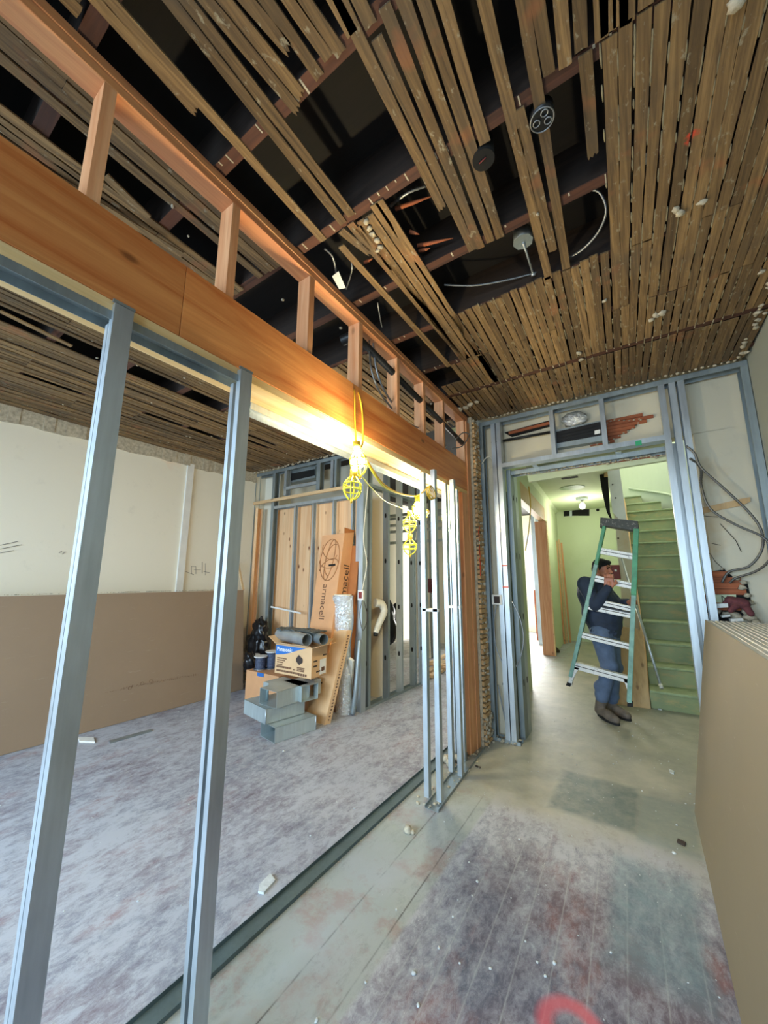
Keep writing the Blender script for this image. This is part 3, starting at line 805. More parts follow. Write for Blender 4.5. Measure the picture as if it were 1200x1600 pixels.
# torn plaster showing reddish laths above the door
dia = [(918, 668), (944, 664), (958, 656), (980, 658), (1003, 654), (992, 668), (972, 678), (950, 692), (922, 695)]
patchpoly('lath_hole', dia, 'tarblack', d=.004)
mb = MB(); random.seed(31)
for v in range(7):
    a = P(922, 664 + v * 5.2, y=YW - .008); L = [.42, .5, .45, .36, .3, .25, .2][v]
    mb.cur = random.random(); mb.bar(a, a + V((L, 0, .0)), .008, .030)
stuff(mb.build('lath', 'redwood', wb))
mb = MB()
for i in range(26):
    k = i / 26 * len(dia); a = dia[int(k) % len(dia)]; b = dia[(int(k) + 1) % len(dia)]; f = k % 1
    chunk(mb, P(a[0] + (b[0] - a[0]) * f, a[1] + (b[1] - a[1]) * f, y=YW - .008), .014, i, .6)
stuff(mb.build('broken_plaster_edge', 'rubble', wb))
# dark slot under the ceiling on the left of the vent, with the sprinkler pipe
patchpoly('ceiling_slot', [(788, 676), (859, 657), (859, 667), (800, 683)], 'tarblack', d=.006)
mb = MB(); mb.cur = .2; mb.bar(P(795, 677, y=3.965), P(862, 660, y=3.965), .012, .03); mb.build('lath', 'redwood', wb)
t = tag(MB().tube([P(768, 692, y=3.93), P(862, 675, y=3.93)], .014, 10).build('black_pipe', 'blackmetal'), 'thin black pipe crossing above the door left of the vent', 'pipe')
# crack and hole low on the right with laths behind
patchpoly('lath_hole', [(1105, 893), (1132, 890), (1150, 905), (1168, 912), (1172, 930), (1174, 945), (1150, 975), (1105, 975)], 'tarblack', d=.004)
mb = MB()
for v, ue in ((897, 1136), (906, 1158), (915, 1163), (924, 1166), (933, 1118), (940, 1168), (948, 1168)):
    a = P(1102, v, y=YW - .01); mb.cur = random.random(); mb.bar(a, V((P(ue, v, y=YW - .01).x, a.y, a.z)), .01, .042)
stuff(mb.build('lath', 'redwood', wb))
mb = MB()
for (u, v, r) in ((1150, 903, .03), (1162, 910, .03), (1160, 918, .035), (1168, 930, .03), (1172, 942, .03), (1140, 893, .02), (1128, 889, .018), (1165, 955, .04), (1172, 965, .05), (1150, 962, .05), (1135, 960, .04), (1120, 955, .04), (1108, 962, .04), (1180, 972, .04)):
    chunk(mb, P(u, v, y=YW - .03), r, u, .7)
stuff(mb.build('plaster_clump', 'rubble', wb))
mb = MB()
for a, b in (((1112, 849), (1126, 852)), ((1102, 860), (1110, 866)), ((1110, 866), (1118, 878)), ((1118, 878), (1134, 892)), ((1125, 818), (1150, 845)), ((1098, 806), (1122, 808)), ((1150, 845), (1158, 862))):
    mb.bar(P(*a, y=YW - .003), P(*b, y=YW - .003), .004, .003, (0, 1, 0))
mb.build('crack', 'inkd', wb)
mb = MB(); mb.prism([P(u, v, y=YW) for u, v in ((1092, 795), (1160, 779), (1172, 777), (1172, 784), (1160, 790), (1094, 803))], (0, -.01, 0)); mb.build('exposed_batten', 'tanply', wb)
mb = MB(); mb.prism([P(u, v, y=YW - .012) for u, v in ((1117, 929), (1150, 929), (1150, 943), (1117, 941))], (0, -.004, 0)); o = mb.build('painted_lath', 'green', wb)
text('N', .06, P(1127, 939, y=YW - .02), (1, 0, 0), (0, 0, 1), 'inkd', wb)
# green trim round the far side of the opening and rough lath edge
mb = MB(); mb.prism([P(u, v, y=4.16) for u, v in ((820, 722), (1042, 690), (1042, 719), (826, 753))], (0, .05, 0)); mb.build('opening_soffit', 'green', wb)
mb = MB(); mb.prism([P(u, v, y=4.13) for u, v in ((805, 734), (1040, 703), (1040, 711), (808, 744))], (0, .02, 0)); mb.build('rough_head', 'redwood', wb)
mb = MB(); random.seed(41)
for i in range(60): u = 806 + i * 4; chunk(mb, P(u, 742 - (u - 806) * .133 + random.uniform(-3, 2), y=4.11), random.uniform(.008, .022), i, .6)
stuff(mb.build('plaster_clump', 'rubble', wb))
t = thing('air_vent_unit', 'black slotted air unit with foil duct in the framing above the door', 'air vent', P(905, 690, y=3.93))
mb = MB(); q = [P(u, v, y=3.90) for u, v in ((868, 672), (942, 656), (944, 688), (870, 700))]; 
mb.prism(q, (0, .08, 0)); mb.build('housing', 'steel_dull', t)
mb = MB(); mb.prism([P(u, v, y=3.90) for u, v in ((869, 675), (939, 659), (941, 680), (870, 693))], (0, -.006, 0)); mb.build('grille', 'black', t)
mb = MB()
for k in range(3): mb.bar(P(872, 680 + k * 5, y=3.888), P(938, 665 + k * 5, y=3.888), .006, .005)
mb.build('louvre', 'blackmetal', t)
mb = MB(); mb.prism([P(u, v, y=3.885) for u, v in ((929, 673), (938, 671), (938, 677), (929, 679))], (0, -.002, 0)); mb.build('label', 'whiteprint', t)
mb = MB(); random.seed(2)
mb.ell(P(897, 655, y=3.93), (.13, .05, .085), None, 18, 12, lambda d: .9 + .16 * noise.noise(d * 5)); mb.build('foil_duct', 'foil', t)

# ------------------------------------------------------------------ steel framing around the hall opening
t = thing('doorway_steel_frame', 'bare steel stud frame around the green hallway opening', 'wall framing', (-.4, YB, 0))
def X_(u, v, y=YB): return P(u, v, y=y).x
def fst(parent, x, z0, z1, y=YB, fl=.042, web=.09, open_=1, mat='steel', holes=False):
    """stud standing in a wall that runs left-right; x is its left side"""
    mb = MB()
    if open_ > 0: mb.cstud((x, y + web / 2, z0), (x, y + web / 2, z1), web, fl, (0, 1, 0), (1, 0, 0))
    else: mb.cstud((x + fl, y + web / 2, z0), (x + fl, y + web / 2, z1), web, fl, (0, 1, 0), (-1, 0, 0))
    o = mb.build('stud', mat, parent)
    if holes:
        mb = MB(); xx = x - .001 if open_ > 0 else x + fl + .0006; zz = .5
        while zz < z1 - .1: mb = MB(); mb.prof([(-.012, -.03), (.012, -.03), (.016, 0), (.012, .03), (-.012, .03), (-.016, 0)], (xx, y + web / 2, zz), (xx + .0006, y + web / 2, zz), (0, 1, 0), (0, 0, 1)); mb.build('knockout', 'tarblack', o); zz += .62
    return o
ZT = 3.185
fst(t, -1.335, .0, ZT - .02, fl=.04, mat='steel_dull')
fst(t, -1.205, .0, ZT - .02, fl=.045); fst(t, -1.150, .0, ZT - .02, fl=.045, open_=-1)
fst(t, -1.115, 0, 2.66, y=YB + .17, fl=.045, web=.12, open_=-1, holes=True, mat='steel_dull')
fst(t, -1.118, 0, 2.66, y=YB + .31, fl=.045, web=.12, open_=-1, holes=True)
for x, o_ in ((.262, 1), (.335, -1), (.395, -1)): fst(t, x, 0, ZT - .02, open_=o_, fl=.045)
fst(t, .30, 0, 2.66, y=YB + .15, fl=.05, web=.11, open_=1, holes=True)
fst(t, .79, 0, ZT - .02, fl=.045, web=.12, open_=-1, mat='steel_dull')
mb = MB(); mb.cstud((-1.335, YB + .048, ZT), (XR - .005, YB + .048, ZT + .012), .1, .045, (0, 1, 0), (0, 0, -1), track=True); mb.build('top_track', 'steel_dull', t)
hz0 = 2.69
mb = MB(); mb.cstud((-1.11, YB + .048, hz0 - .045), (.27, YB + .048, hz0 - .045 + .015), .1, .045, (0, 1, 0), (0, 0, 1), track=True); mb.build('header_track', 'steel', t)
mb = MB(); mb.cstud((-1.11, YB + .24, hz0 - .045), (.30, YB + .24, hz0 - .03), .1, .045, (0, 1, 0), (0, 0, -1), track=True); mb.build('header_track', 'steel_dull', t)
for x in (-.83, -.10): mb = MB(); mb.box(x, x + .045, YB + .09, YB + .2, hz0 - .046, hz0 - .044).box(x, x + .002, YB + .09, YB + .2, hz0 - .044, hz0 - .01); mb.build('cross_piece', 'steel', t)
for u in (863, 944): x = X_(u, 675) - .02; mb = MB(); mb.cstud((x, YB + .045, hz0 - .02), (x, YB + .045, ZT - .01), .09, .04, (0, 1, 0), (1, 0, 0)); mb.build('short_stud', 'steel', t)
mb = MB(); mb.box(X_(993, 695), X_(1003, 695), YB - .003, YB - .0005, hz0 - .045, hz0 - .0); mb.build('tape', 'greentape', t, label='bit of green tape')
mb = MB(); mb.cstud((-1.34, YB + .048, .0005), (-1.07, YB + .048, .0005), .1, .03, (0, 1, 0), (0, 0, 1), track=True); mb.build('floor_track', 'steel_dull', t)
mb = MB()
for z in (1.63, 1.42): mb.box(-1.16, -1.105, YB - .004, YB - .0006, z, z + .012)
mb.build('orange_mark', 'orangepaint', t)
t2 = thing('round_duct', 'round shiny vertical sheet steel duct standing just inside the hallway', 'duct', (-1.19, 4.42, 0))
mb = MB(); mb.smooth = True; mb.tube([(-1.195, 4.42, .04), (-1.2, 4.42, 2.5)], .075, 24); mb.build('duct_pipe', 'duct', t2)
for z in (.9, 1.8): mb = MB(); mb.tube([(-1.195, 4.42, z), (-1.195, 4.42, z + .03)], .078, 24); mb.build('joint_band', 'steel', t2)
# outlet box with loops of cable
t2 = thing('outlet_box', 'white rectangular electrical box between the studs left of the hallway', 'electrical box', P(777, 934, y=YB + .02))
mb = MB(); a, b = P(769, 929, y=YB), P(785, 945, y=YB); mb.box(a.x, b.x, YB - .012, YB + .05, b.z, a.z); mb.build('box_body', 'paperwhite', t2)
mb = MB(); mb.box(a.x + .02, b.x - .02, YB - .014, YB - .0125, b.z + .015, a.z - .015); mb.build('wires', 'inkd', t2)
cable('cable', 'grey cable sagging from the outlet box down between the studs', [P(776, 945, y=YB + .06), P(772, 970, y=YB + .05), P(775, 1010, y=YB + .03), P(788, 1045, y=YB + .02), P(786, 1070, y=YB + .05)], .006, ribs=False, mat='conduit')
cable('cable', 'grey cable bowing across the shiny studs by the hallway', [P(800, 940, y=YB - .02), P(812, 965, y=YB - .02), P(818, 995, y=YB - .02), P(814, 1025, y=YB - .02), P(806, 1042, y=YB - .01)], .006, ribs=False, mat='conduit')
cable('cable', 'pale cable hanging to the floor track beside the left door stud', [P(778, 1070, y=YB + .07), P(784, 1100, y=YB + .06), P(793, 1140, y=YB + .05), P(797, 1150, y=YB + .04)], .006, ribs=False, mat='conduit')
cable('cable', 'white cable bent through the highest part of the left door studs', [P(753, 725, y=YB - .01), P(760, 715, y=YB - .01), P(768, 716, y=YB + .02), P(778, 740, y=YB + .04), P(776, 790, y=YB + .06)], .005, ribs=False, mat='insul')
mb = MB(); random.seed(8)
for i in range(50): chunk(mb, (random.uniform(-1.33, -1.08), YB + random.uniform(-.03, .1), .006 + random.random() * .02), random.uniform(.006, .022), i, .6)
o = mb.build('rubble', 'rubble'); tag(o, 'plaster crumbs in the floor track at the left door studs', 'rubble'); stuff(o)
# flexible cables looping on the right
cable('flexible_conduit', 'dark flexible conduit crossing over and ending in a bare tip at the wall hole', [P(1072, 697, y=3.8), P(1085, 708, y=3.8), P(1096, 731, y=3.82), P(1130, 762, y=3.84), P(1170, 800, y=3.85), P(1190, 830, y=3.85), P(1190, 860, y=3.88), P(1170, 885, y=3.9), P(1140, 893, y=3.93), P(1128, 910, y=3.93)], .0095, 'conduit_d')
cable('flexible_conduit', 'dark flexible conduit sagging lower and sweeping back to the wall hole', [P(1078, 716, y=3.8), P(1095, 732, y=3.86), P(1096, 760, y=3.84), P(1110, 795, y=3.83), P(1150, 820, y=3.82), P(1190, 838, y=3.8), P(1206, 858, y=3.8), P(1200, 878, y=3.82), P(1180, 893, y=3.88), P(1150, 903, y=3.93), P(1140, 911, y=3.93)], .0095, 'conduit_d')
t2 = thing('work_glove', 'maroon work glove dropped on the rubble under the wall hole', 'glove', P(1155, 950, y=3.9))
mb = MB(); c = P(1153, 943, y=3.9)
mb.cap(c + V((-.04, 0, .02)), c + V((.03, 0, .0)), .035, .04); mb.cap(c, c + V((-.05, -.03, -.05)), .028, .02); mb.cap(c + V((.03, 0, 0)), c + V((.06, -.02, -.07)), .028, .022); mb.cap(c + V((.0, 0, .02)), c + V((-.07, -.0, .0)), .02, .02)
mb.build('glove', 'glove', t2, remesh=.006, smoothit=2)
mb = MB()
for (u, v, w_, h_) in ((1124, 946, .09, .03), (1150, 968, .07, .02), (1133, 962, .05, .015)):
    c = P(u, v, y=3.9); mb.obox(c, (w_ / 2, 0, .005), (0, .04, 0), (0, 0, h_ / 2))
mb.build('plaster_piece', 'gyp', t2)

# ------------------------------------------------------------------ drywall stacks
def sheet(name_, p0, p1, y0, y1, th, mat, label, group, n0=0):
    """a leaning sheet: p0=(x,z) foot, p1=(x,z) head, running from y0 to y1"""
    t = thing('drywall_sheet', label, 'drywall', (p0[0], (y0 + y1) / 2, p0[1]), group)
    d = V((p1[0] - p0[0], 0, p1[1] - p0[1])).normalized(); nrm = V((d.z, 0, -d.x))
    if nrm.x * (1 if p1[0] > p0[0] else -1) < 0: nrm = -nrm
    def strip(a, b, ya, yb, nm, m):
        mb = MB(); q0, q1 = V((p0[0], 0, p0[1])) + nrm * a, V((p1[0], 0, p1[1])) + nrm * a; w_ = nrm * (b - a)
        mb.prism([V((q0.x, ya, q0.z)), V((q1.x, ya, q1.z)), V((q1.x, ya, q1.z)) + w_, V((q0.x, ya, q0.z)) + w_], (0, yb - ya, 0)); return mb.build(nm, m, t)
    strip(0, .0012, y0, y1, 'paper_face', mat); strip(.0013, th, y0, y1, 'gypsum_core', 'gyp')
    return t
ORD = ['', 'first', 'second', 'third', 'fourth', 'fifth', 'sixth', 'seventh', 'eighth', 'ninth', 'tenth', 'last']
for i in range(12):
    sheet('d', (.135 + i * .0265, .004), (.325 + i * .0262, 1.232 + random.Random(i).uniform(-.001, .001) * (i > 0)), -.4, 3.45 - (i % 3) * .012 * (i > 0), .0257, 'kraft_g' if i == 0 else 'paperwhite',
          'outermost olive brown drywall sheet leaning at the right of the hall' if i == 0 else 'drywall sheet edge in the right stack, %s behind the outermost olive sheet' % ORD[i], 'drywall sheets stacked against the right wall')
for i in range(4):
    sheet('d', (-4.70 - i * .014, .004), (-4.83 - i * .014, 1.335), -2.2, 3.52 - i * .004, .0127, 'kraft',
          'outermost brown drywall sheet leaning on the left room wall' if i == 0 else 'drywall sheet at the left room wall, %s behind the outermost' % ORD[i], 'drywall sheets leaning on the left wall')
first = [o for o in COL.objects if o.get('label', '').startswith('outermost brown')][0]
# printed stamp on the sheet
mb = MB(); random.seed(77)
def onL(u, v):
    p = P(u, v, x=-4.72)
    z = p.z; x = -4.70 - .13 * z / 1.33 + .002; return P(u, v, x=x)
for i in range(46):
    u = 165 + i * 3.2; v = 1083 - (u - 165) * .19; h_ = 3 if 190 < u < 310 else 1.2
    a = onL(u, v - random.random() * h_); b = onL(u + random.choice([.1, 1.5, 2.2]), v - h_ * random.random() - h_ * .6); mb.bar(a, b, .003, .001, (1, 0, 0))
for (u, v) in ((203, 1075), (222, 1068), (236, 1064)):
    c = onL(u, v); mb.tube([c + V((0, .018 * math.cos(k * .628), .018 * math.sin(k * .628))) for k in range(11)], .0012, 4, False)
stuff(mb.build('printed_stamp', 'ink', first))
mb = MB(); random.seed(12)
for i in range(150): chunk(mb, (random.uniform(-4.95, -4.84), random.uniform(.4, 3.45), 1.346), random.uniform(.003, .013), i, .5)
for i in range(22): y = random.uniform(.5, 3.3); mb.bar((-4.87, y, 1.345), (-4.87, y + random.uniform(.03, .12), 1.348), .02, .004)
o = mb.build('plaster_crumbs', 'rubble'); tag(o, 'plaster crumbs lying along the top edge of the left drywall', 'rubble'); stuff(o)
t = tag(MB().bar(P(380, 922, x=-4.9), P(372, 880, x=-5.08), .03, .02, (1, 0, 0)).build('wood_batten', 'pine_x'), 'pale wooden batten poking up behind the end of the left drywall', 'wood strip')

# ------------------------------------------------------------------ rear left framing with plywood
t = thing('rear_steel_frame', 'steel stud frame with a bulkhead across the back of the left room', 'wall framing', (-4, YB, 0))
yb = YB
def Xb(u, v): return P(u, v, y=yb).x
mb = MB(); mb.cstud((XL + .01, yb + .048, ZT + .005), (-2.83, yb + .048, ZT + .005), .1, .05, (0, 1, 0), (0, 0, -1), track=True); mb.build('top_track', 'steel_dull', t)
zk = P(480, 768, y=yb).z
for u, fl, z0, dl in ((396, .075, 0, 1), (426, .06, 0, 1), (444, .05, zk, 0), (494, .07, zk, 1), (516, .05, zk, 0), (522, .04, zk, 1)):
    fst(t, Xb(u, 750), z0, ZT - .02, y=yb, fl=fl, mat='steel_dull' if dl else 'steel')
mb = MB(); a, b = P(397, 787, y=yb - .03), P(548, 760, y=yb - .03); mb.bar(a, b, .03, .045); mb.build('wood_strip', 'pine_x', t, label='pale wooden strip nailed level across the frame')
mb = MB(); a = P(430, 792, y=yb + .05); b = P(560, 771, y=yb + .05); mb.cstud(a, (b.x, b.y, a.z), .09, .045, (0, 1, 0), (0, 0, -1), track=True); mb.build('bulkhead_track', 'steel', t)
mb = MB(); a = P(444, 764, y=yb + .02); mb.bar(a, (Xb(494, 764), a.y, a.z), .04, .045); mb.build('bulkhead_rail', 'steel', t)
for u in (455, 484, 516, 546): fst(t, Xb(u, 860), 0, P(480, 785, y=yb).z, y=yb + .02, fl=.026, web=.06)
mb = MB(); a, b = P(423, 948, y=yb), P(470, 958, y=yb); mb.bar(a, b, .004, .022); mb.build('flat_strap', 'white', t, label='pale flat strap low across the plywood')
fst(t, Xb(396, 880), 0, P(396, 795, y=yb).z, y=yb - .02, fl=.055, mat='ply')
tp = thing('bulkhead_duct', 'grey box duct with a dark slot above the plywood', 'duct', P(470, 745, y=yb + .12))
mb = MB(); mb.prism([P(u, v, y=yb + .11) for u, v in ((446, 727), (493, 717), (493, 746), (446, 756))], (0, .12, 0)); mb.build('duct_body', 'steel_dull', tp)
mb = MB(); mb.prism([P(u, v, y=yb + .11) for u, v in ((447, 742), (492, 733), (492, 743), (447, 753))], (0, -.006, 0)); mb.build('slot', 'tarblack', tp)
ytop = P(490, 787, y=yb + .14).z
xs = [P(u, 870, y=yb + .14).x for u in (427, 484, 560)]
for i in range(2):
    mb = MB(); mb.cur = [.5, .75][i]; mb.box(xs[i] + .004, xs[i + 1] - .004 if i == 0 else -2.96, yb + .14, yb + .158, .02, ytop)
    tag(mb.build('plywood_sheet', 'ply'), ['knotty plywood sheet standing behind the studs, nearer the left wall', 'knotty plywood sheet standing behind the studs, behind the tall carton'][i], 'plywood', 'plywood sheets behind the rear studs')
mb = MB(); mb.box(XL, xs[0], yb + .2, yb + .25, 0, 3.2); struct('wall_rear_left', mb, 'plaster_l')
mb = MB(); mb.box(xs[0], -2.9, yb + .45, yb + .5, 0, 3.2); struct('wall_rear_closet', mb, 'plaster_b')

# side frame running back from the corner
t = thing('side_steel_frame', 'row of steel studs running back from the corner beside the cartons', 'wall framing', (-2.85, 4.4, 0))
def sst(y, x=-2.86, fl=.042, mat='steel', z1=3.16, side=1, holes=True, name='stud'):
    mb = MB(); mb.cstud((x, y, 0.003), (x, y, z1), .09, fl, (1, 0, 0), (0, side, 0)); o = mb.build(name, mat, t)
    if holes:
        for s_ in (-1,):
            mb = MB(); zz = .5
            while zz < 3: mb = MB(); mb.prof([(-.012, -.03), (.012, -.03), (.016, 0), (.012, .03), (-.012, .03), (-.016, 0)], (x, y - side * .0006, zz), (x, y - side * .0012, zz), (1, 0, 0), (0, 0, 1)); mb.build('knockout', 'tarblack', o); zz += .62
fst(t, -2.945, 0, 3.16, y=3.74, fl=.05); fst(t, -2.865, 0, 3.16, y=3.70, fl=.06, open_=-1); sst(3.86, mat='steel_dull')
for y in (4.28, 4.62, 4.98): sst(y, mat='steel_dull' if y != 4.62 else 'steel')
fst(t, -2.9, 0, 3.16, y=5.0, fl=.05, open_=-1); sst(5.14, -2.8, .05)
mb = MB(); mb.cstud((-2.86, 3.72, .0005), (-2.86, 5.2, .0005), .1, .03, (1, 0, 0), (0, 0, 1), track=True); mb.build('floor_track', 'steel_dull', t)
mb = MB(); mb.cstud((-2.86, 3.72, 3.185), (-2.86, 5.2, 3.185), .1, .04, (1, 0, 0), (0, 0, -1), track=True); mb.build('top_track', 'steel_dull', t)
mb = MB(); mb.cstud((-2.86, 3.75, 2.72), (-2.86, 5.2, 2.72), .1, .04, (1, 0, 0), (0, 0, -1), track=True); mb.build('rail', 'steel_dull', t)
t2 = thing('outlet_box', 'white electrical box on the corner stud over the foil roll', 'electrical box', P(566, 928, y=3.7))
a, b = P(561, 922, y=3.685), P(569, 938, y=3.685); mb = MB(); mb.box(a.x, b.x, 3.66, 3.69, b.z, a.z); mb.build('box_body', 'paperwhite', t2)
mb = MB(); mb.box(a.x + .015, b.x - .015, 3.655, 3.6595, b.z + .02, a.z - .02); mb.build('wiring', 'red', t2)
cable('cable', 'dark thin cable hanging loosely from the outlet box on the corner stud', [P(566, 938, y=3.66), P(562, 960, y=3.64), P(567, 985, y=3.63), P(574, 965, y=3.64), P(569, 940, y=3.66)], .004, ribs=False, mat='inkd')
cable('cable', 'grey cable running up the corner stud above the outlet box', [P(566, 922, y=3.69), P(573, 880, y=3.69), P(568, 845, y=3.69), P(571, 800, y=3.69), P(575, 760, y=3.69)], .006, ribs=False, mat='insul')
t2 = thing('wrapped_pipe', 'cream wrapped bent pipe hanging between the side studs', 'pipe', P(592, 960, x=-2.82))
mb = MB(); q = [P(586, 942, x=-2.84), P(596, 944, x=-2.8), P(600, 956, x=-2.78), P(592, 975, x=-2.79), P(587, 989, x=-2.8)]
mb.tube(bez(q, 5), .05, 14, True, [.055 - .001 * i for i in range(21)]); mb.build('wrapping', 'insul', t2)
mb = MB(); mb.tube([q[-1], q[-1] + V((0, 0, -.035))], .03, 10); mb.build('pipe_end', 'blackmetal', t2)

# ------------------------------------------------------------------ room behind
mb = MB(); mb.box(-5.4, -1.85, YB + .5, 12.2, 3.44, 3.5); struct('ceiling_rear', mb, 'deck')
mb = MB()
for x0, x1, z0, z1 in ((XL, -4.8, 0, 3.44), (-4.8, -1.9, 0, .7), (-4.8, -1.9, 2.9, 3.44)): mb.box(x0, x1, 12.0, 12.15, z0, z1)
mb.box(-1.9, XR, 12.0, 12.15, 0, 3.44); struct('wall_rear_room', mb, 'white_wall')
mb = MB()
for x in (-4.8, -3.87, -2.93, -1.96): mb.box(x, x + .06, 12.0, 12.06, .7, 2.9)
for z in (.7, 1.75, 2.84): mb.box(-4.8, -1.9, 12.01, 12.05, z, z + .06)
struct('window_3', mb, 'white')
mb = MB(); mb.box(-4.9, -3.5, 8.6, 8.7, 0, 3.44); struct('wall_partition', mb, 'white_wall')
t = thing('rear_room_frame', 'steel studs with short rails standing deep in the bright rear room', 'wall framing', (-3, 6, 0))
random.seed(4)
for x in (-3.95, -3.55, -3.15, -2.75, -2.35, -1.95): fst(t, x, 0, 3.3, y=6.9, fl=.05, mat='steel_dull')
for z in (2.3, 2.9): mb = MB(); mb.cstud((-4.6, 6.95, z), (-1.9, 6.95, z), .09, .05, (0, 1, 0), (0, 0, -1), track=True); mb.build('rail', 'steel', t)
for z in (2.42, 2.55, 2.68): mb = MB(); mb.bar((-4.2, 6.3, z), (-2.9, 6.3, z), .05, .05); mb.build('rail', 'steel', t)
for y in (5.5, 5.9, 6.3): mb = MB(); mb.cstud((-2.0, y, 0), (-2.0, y, 3.3), .09, .045, (1, 0, 0), (0, 1, 0)); mb.build('stud', 'steel_dull', t)
for i, (u, dy) in enumerate(((612, 5.9), (606, 5.7))):
    c = P(u, 960, y=dy); mb = MB(); mb.ell(c + V((0, 0, -.15)), (.17, .15, .4), None, 20, 14, lambda d: .85 + .35 * noise.noise(d * 2.2 + V((i * 5, 0, 0)))); 
    tag(mb.build('bin_bag', 'bag'), ['black sack standing behind the side studs', 'second black sack, left of the other behind the side studs'][i], 'bag')
mb = MB(); a = P(652, 858, y=6.2); mb.bar((a.x, 6.2, a.z), (a.x + .25, 5.9, .2), .3, .02, (0, 1, 0)); tag(mb.build('white_board', 'white'), 'white board leaning in the rear room behind the narrow studs', 'board')
mb = MB(); c = P(672, 915, y=6.3); mb.ell(c, (.12, .1, .13), None, 14, 10); tag(mb.build('red_bundle', 'glove'), 'dark red bundle in the rear room behind the narrow studs', 'bundle')
for i, (a, b, lb) in enumerate((((668, 1050), (735, 1012), 'nearest'), ((672, 1057), (735, 1022), 'middle'), ((660, 1043), (735, 1004), 'farthest'))):
    p, q = P(*a, z=.03 + 0 * i), P(*b, z=.03); mb = MB(); mb.bar(p, q, .085, .04); mb.cur = .6
    tag(mb.build('lumber_board', 'pine_x', label=None), 'pale board lying on the floor behind the narrow studs, the %s of three' % {'nearest': 'middle', 'middle': 'nearest', 'farthest': 'farthest'}[lb], 'lumber', 'boards on the floor behind the narrow studs')
random.seed(6)
t = thing('lumber_heap', 'heap of grey scraps and rods beside the rear studs', 'scrap heap', (-3, 6, 0))
for i in range(9):
    mb = MB(); x = random.uniform(-3.4, -2.2); y = random.uniform(5.6, 6.4); mb.bar((x, y, .04 + i * .03), (x + random.uniform(.4, .9), y + random.uniform(-.3, .3), .05 + i * .05), .06, .03); mb.build('scrap', random.choice(['steel', 'pine_x', 'steel_dull']), t)

# ------------------------------------------------------------------ hall
HL = lambda y: -1.33 - .066 * (y - 4.3)
def hwall(mb, y0, y1, z0, z1, th=.14, f=HL): mb.prism([(f(y0), y0, z0), (f(y1), y1, z0), (f(y1), y1, z1), (f(y0), y0, z1)], (-th, 0, 0))
HC = 3.28
mb = MB(); hwall(mb, 4.14, 5.87, 0, HC); hwall(mb, 5.87, 8.5, 3.0, HC); hwall(mb, 8.5, 10.9, 0, HC)
hl = struct('wall_hall_left', mb, 'green')
mb = MB(); hwall(mb, 5.87, 8.5, 2.72, 3.0, .12); mb.build('door_header', 'tanply', hl)
mb = MB(); mb.prism([(HL(8.5) + .01, 8.47, 0), (HL(8.5) - .21, 8.47, 0), (HL(8.5) - .21, 8.47, 2.72), (HL(8.5) + .01, 8.47, 2.72)], (0, .03, 0)); mb.build('jamb_board', 'fir_z', hl, label='orange jamb board')
mb = MB(); mb.box(HL(8.5) + .011, HL(8.5) + .03, 8.46, 8.52, 0, 2.72); mb.build('door_casing', 'cream_y', hl)
mb = MB(); mb.prism([(HL(4.3), 4.3, HC), (HL(4.3) + .06, 4.3, HC), (HL(4.3), 4.3, HC - .06)], (HL(10.8) - HL(4.3), 6.5, 0)); mb.build('crown_moulding', 'green', hl)
mb = MB(); mb.box(HL(10.85), 1.3, 10.85, 11.0, 0, HC + .3); hb = struct('wall_hall_back', mb, 'green')
mb = MB(); mb.box(-1.8, -.38, 10.82, 10.85, 0, .16); struct('baseboard_hall', mb, 'green')
def onB(u, v, d=0): return P(u, v, y=10.85 - d)
for nm, q, m in (('vent_opening', ((881, 798), (891, 797), (891, 806), (881, 807)), 'tarblack'), ('vent_opening', ((893, 797), (921, 796), (921, 806), (893, 806)), 'tarblack')):
    mb = MB(); mb.prism([onB(u, v, .0) for u, v in q], (0, -.02, 0)); mb.build(nm, m, hb)
mb = MB(); mb.prism([onB(u, v, .02) for u, v in ((890, 796), (894, 796), (894, 807), (890, 807))], (0, -.02, 0)); mb.build('vent_divider', 'steel', hb)
mb = MB(); c = onB(934, 797); mb.tube([c, c + V((0, -.03, 0))], .035, 12); mb.build('wall_plug', 'tarblack', hb)
# hall ceiling with an opening for the stair
zc = HC
mb = MB(); mb.box(-1.8, -.33, 4.14, 10.9, zc, zc + .06); hc = struct('ceiling_hall', mb, 'green')
mb = MB(); c = P(887, 742, z=zc - .005); mb.obox(c, (.13, 0, 0), (0, .28, 0), (0, 0, .004)); mb.build('ceiling_hole', 'tarblack', hc)
mb = MB(); c = P(894, 762, z=zc - .003); mb.tube([c, c + V((0, 0, -.006))], .22, 24); mb.build('old_patch', 'green_dark', hc)
t = thing('ceiling_lamp', 'small lit globe lamp on the green hallway ceiling', 'lamp', (0, 0, 0))
c = P(909, 779, z=zc - .02); t.location = c; WO[t] = c
mb = MB(); mb.tube([c + V((0, 0, .02)), c + V((0, 0, -.03))], .12, 20); mb.build('base', 'steel', t)
mb = MB(); mb.tube([c + V((0, 0, -.03)), c + V((0, 0, -.13))], .03, 12); mb.build('stem', 'white', t)
mb = MB(); mb.ell(c + V((0, 0, -.17)), (.06, .06, .07)); mb.build('globe', 'bulb2', t)
def point(name, loc, e, col, r=.05):
    l = bpy.data.lights.new(name, 'POINT'); l.energy = e; l.color = col; l.shadow_soft_size = r
    o = bpy.data.objects.new(name, l); COL.objects.link(o); o.location = loc; return o
point('lamp_light', c + V((0, 0, -.42)), 22, (1, .98, .86), .1)
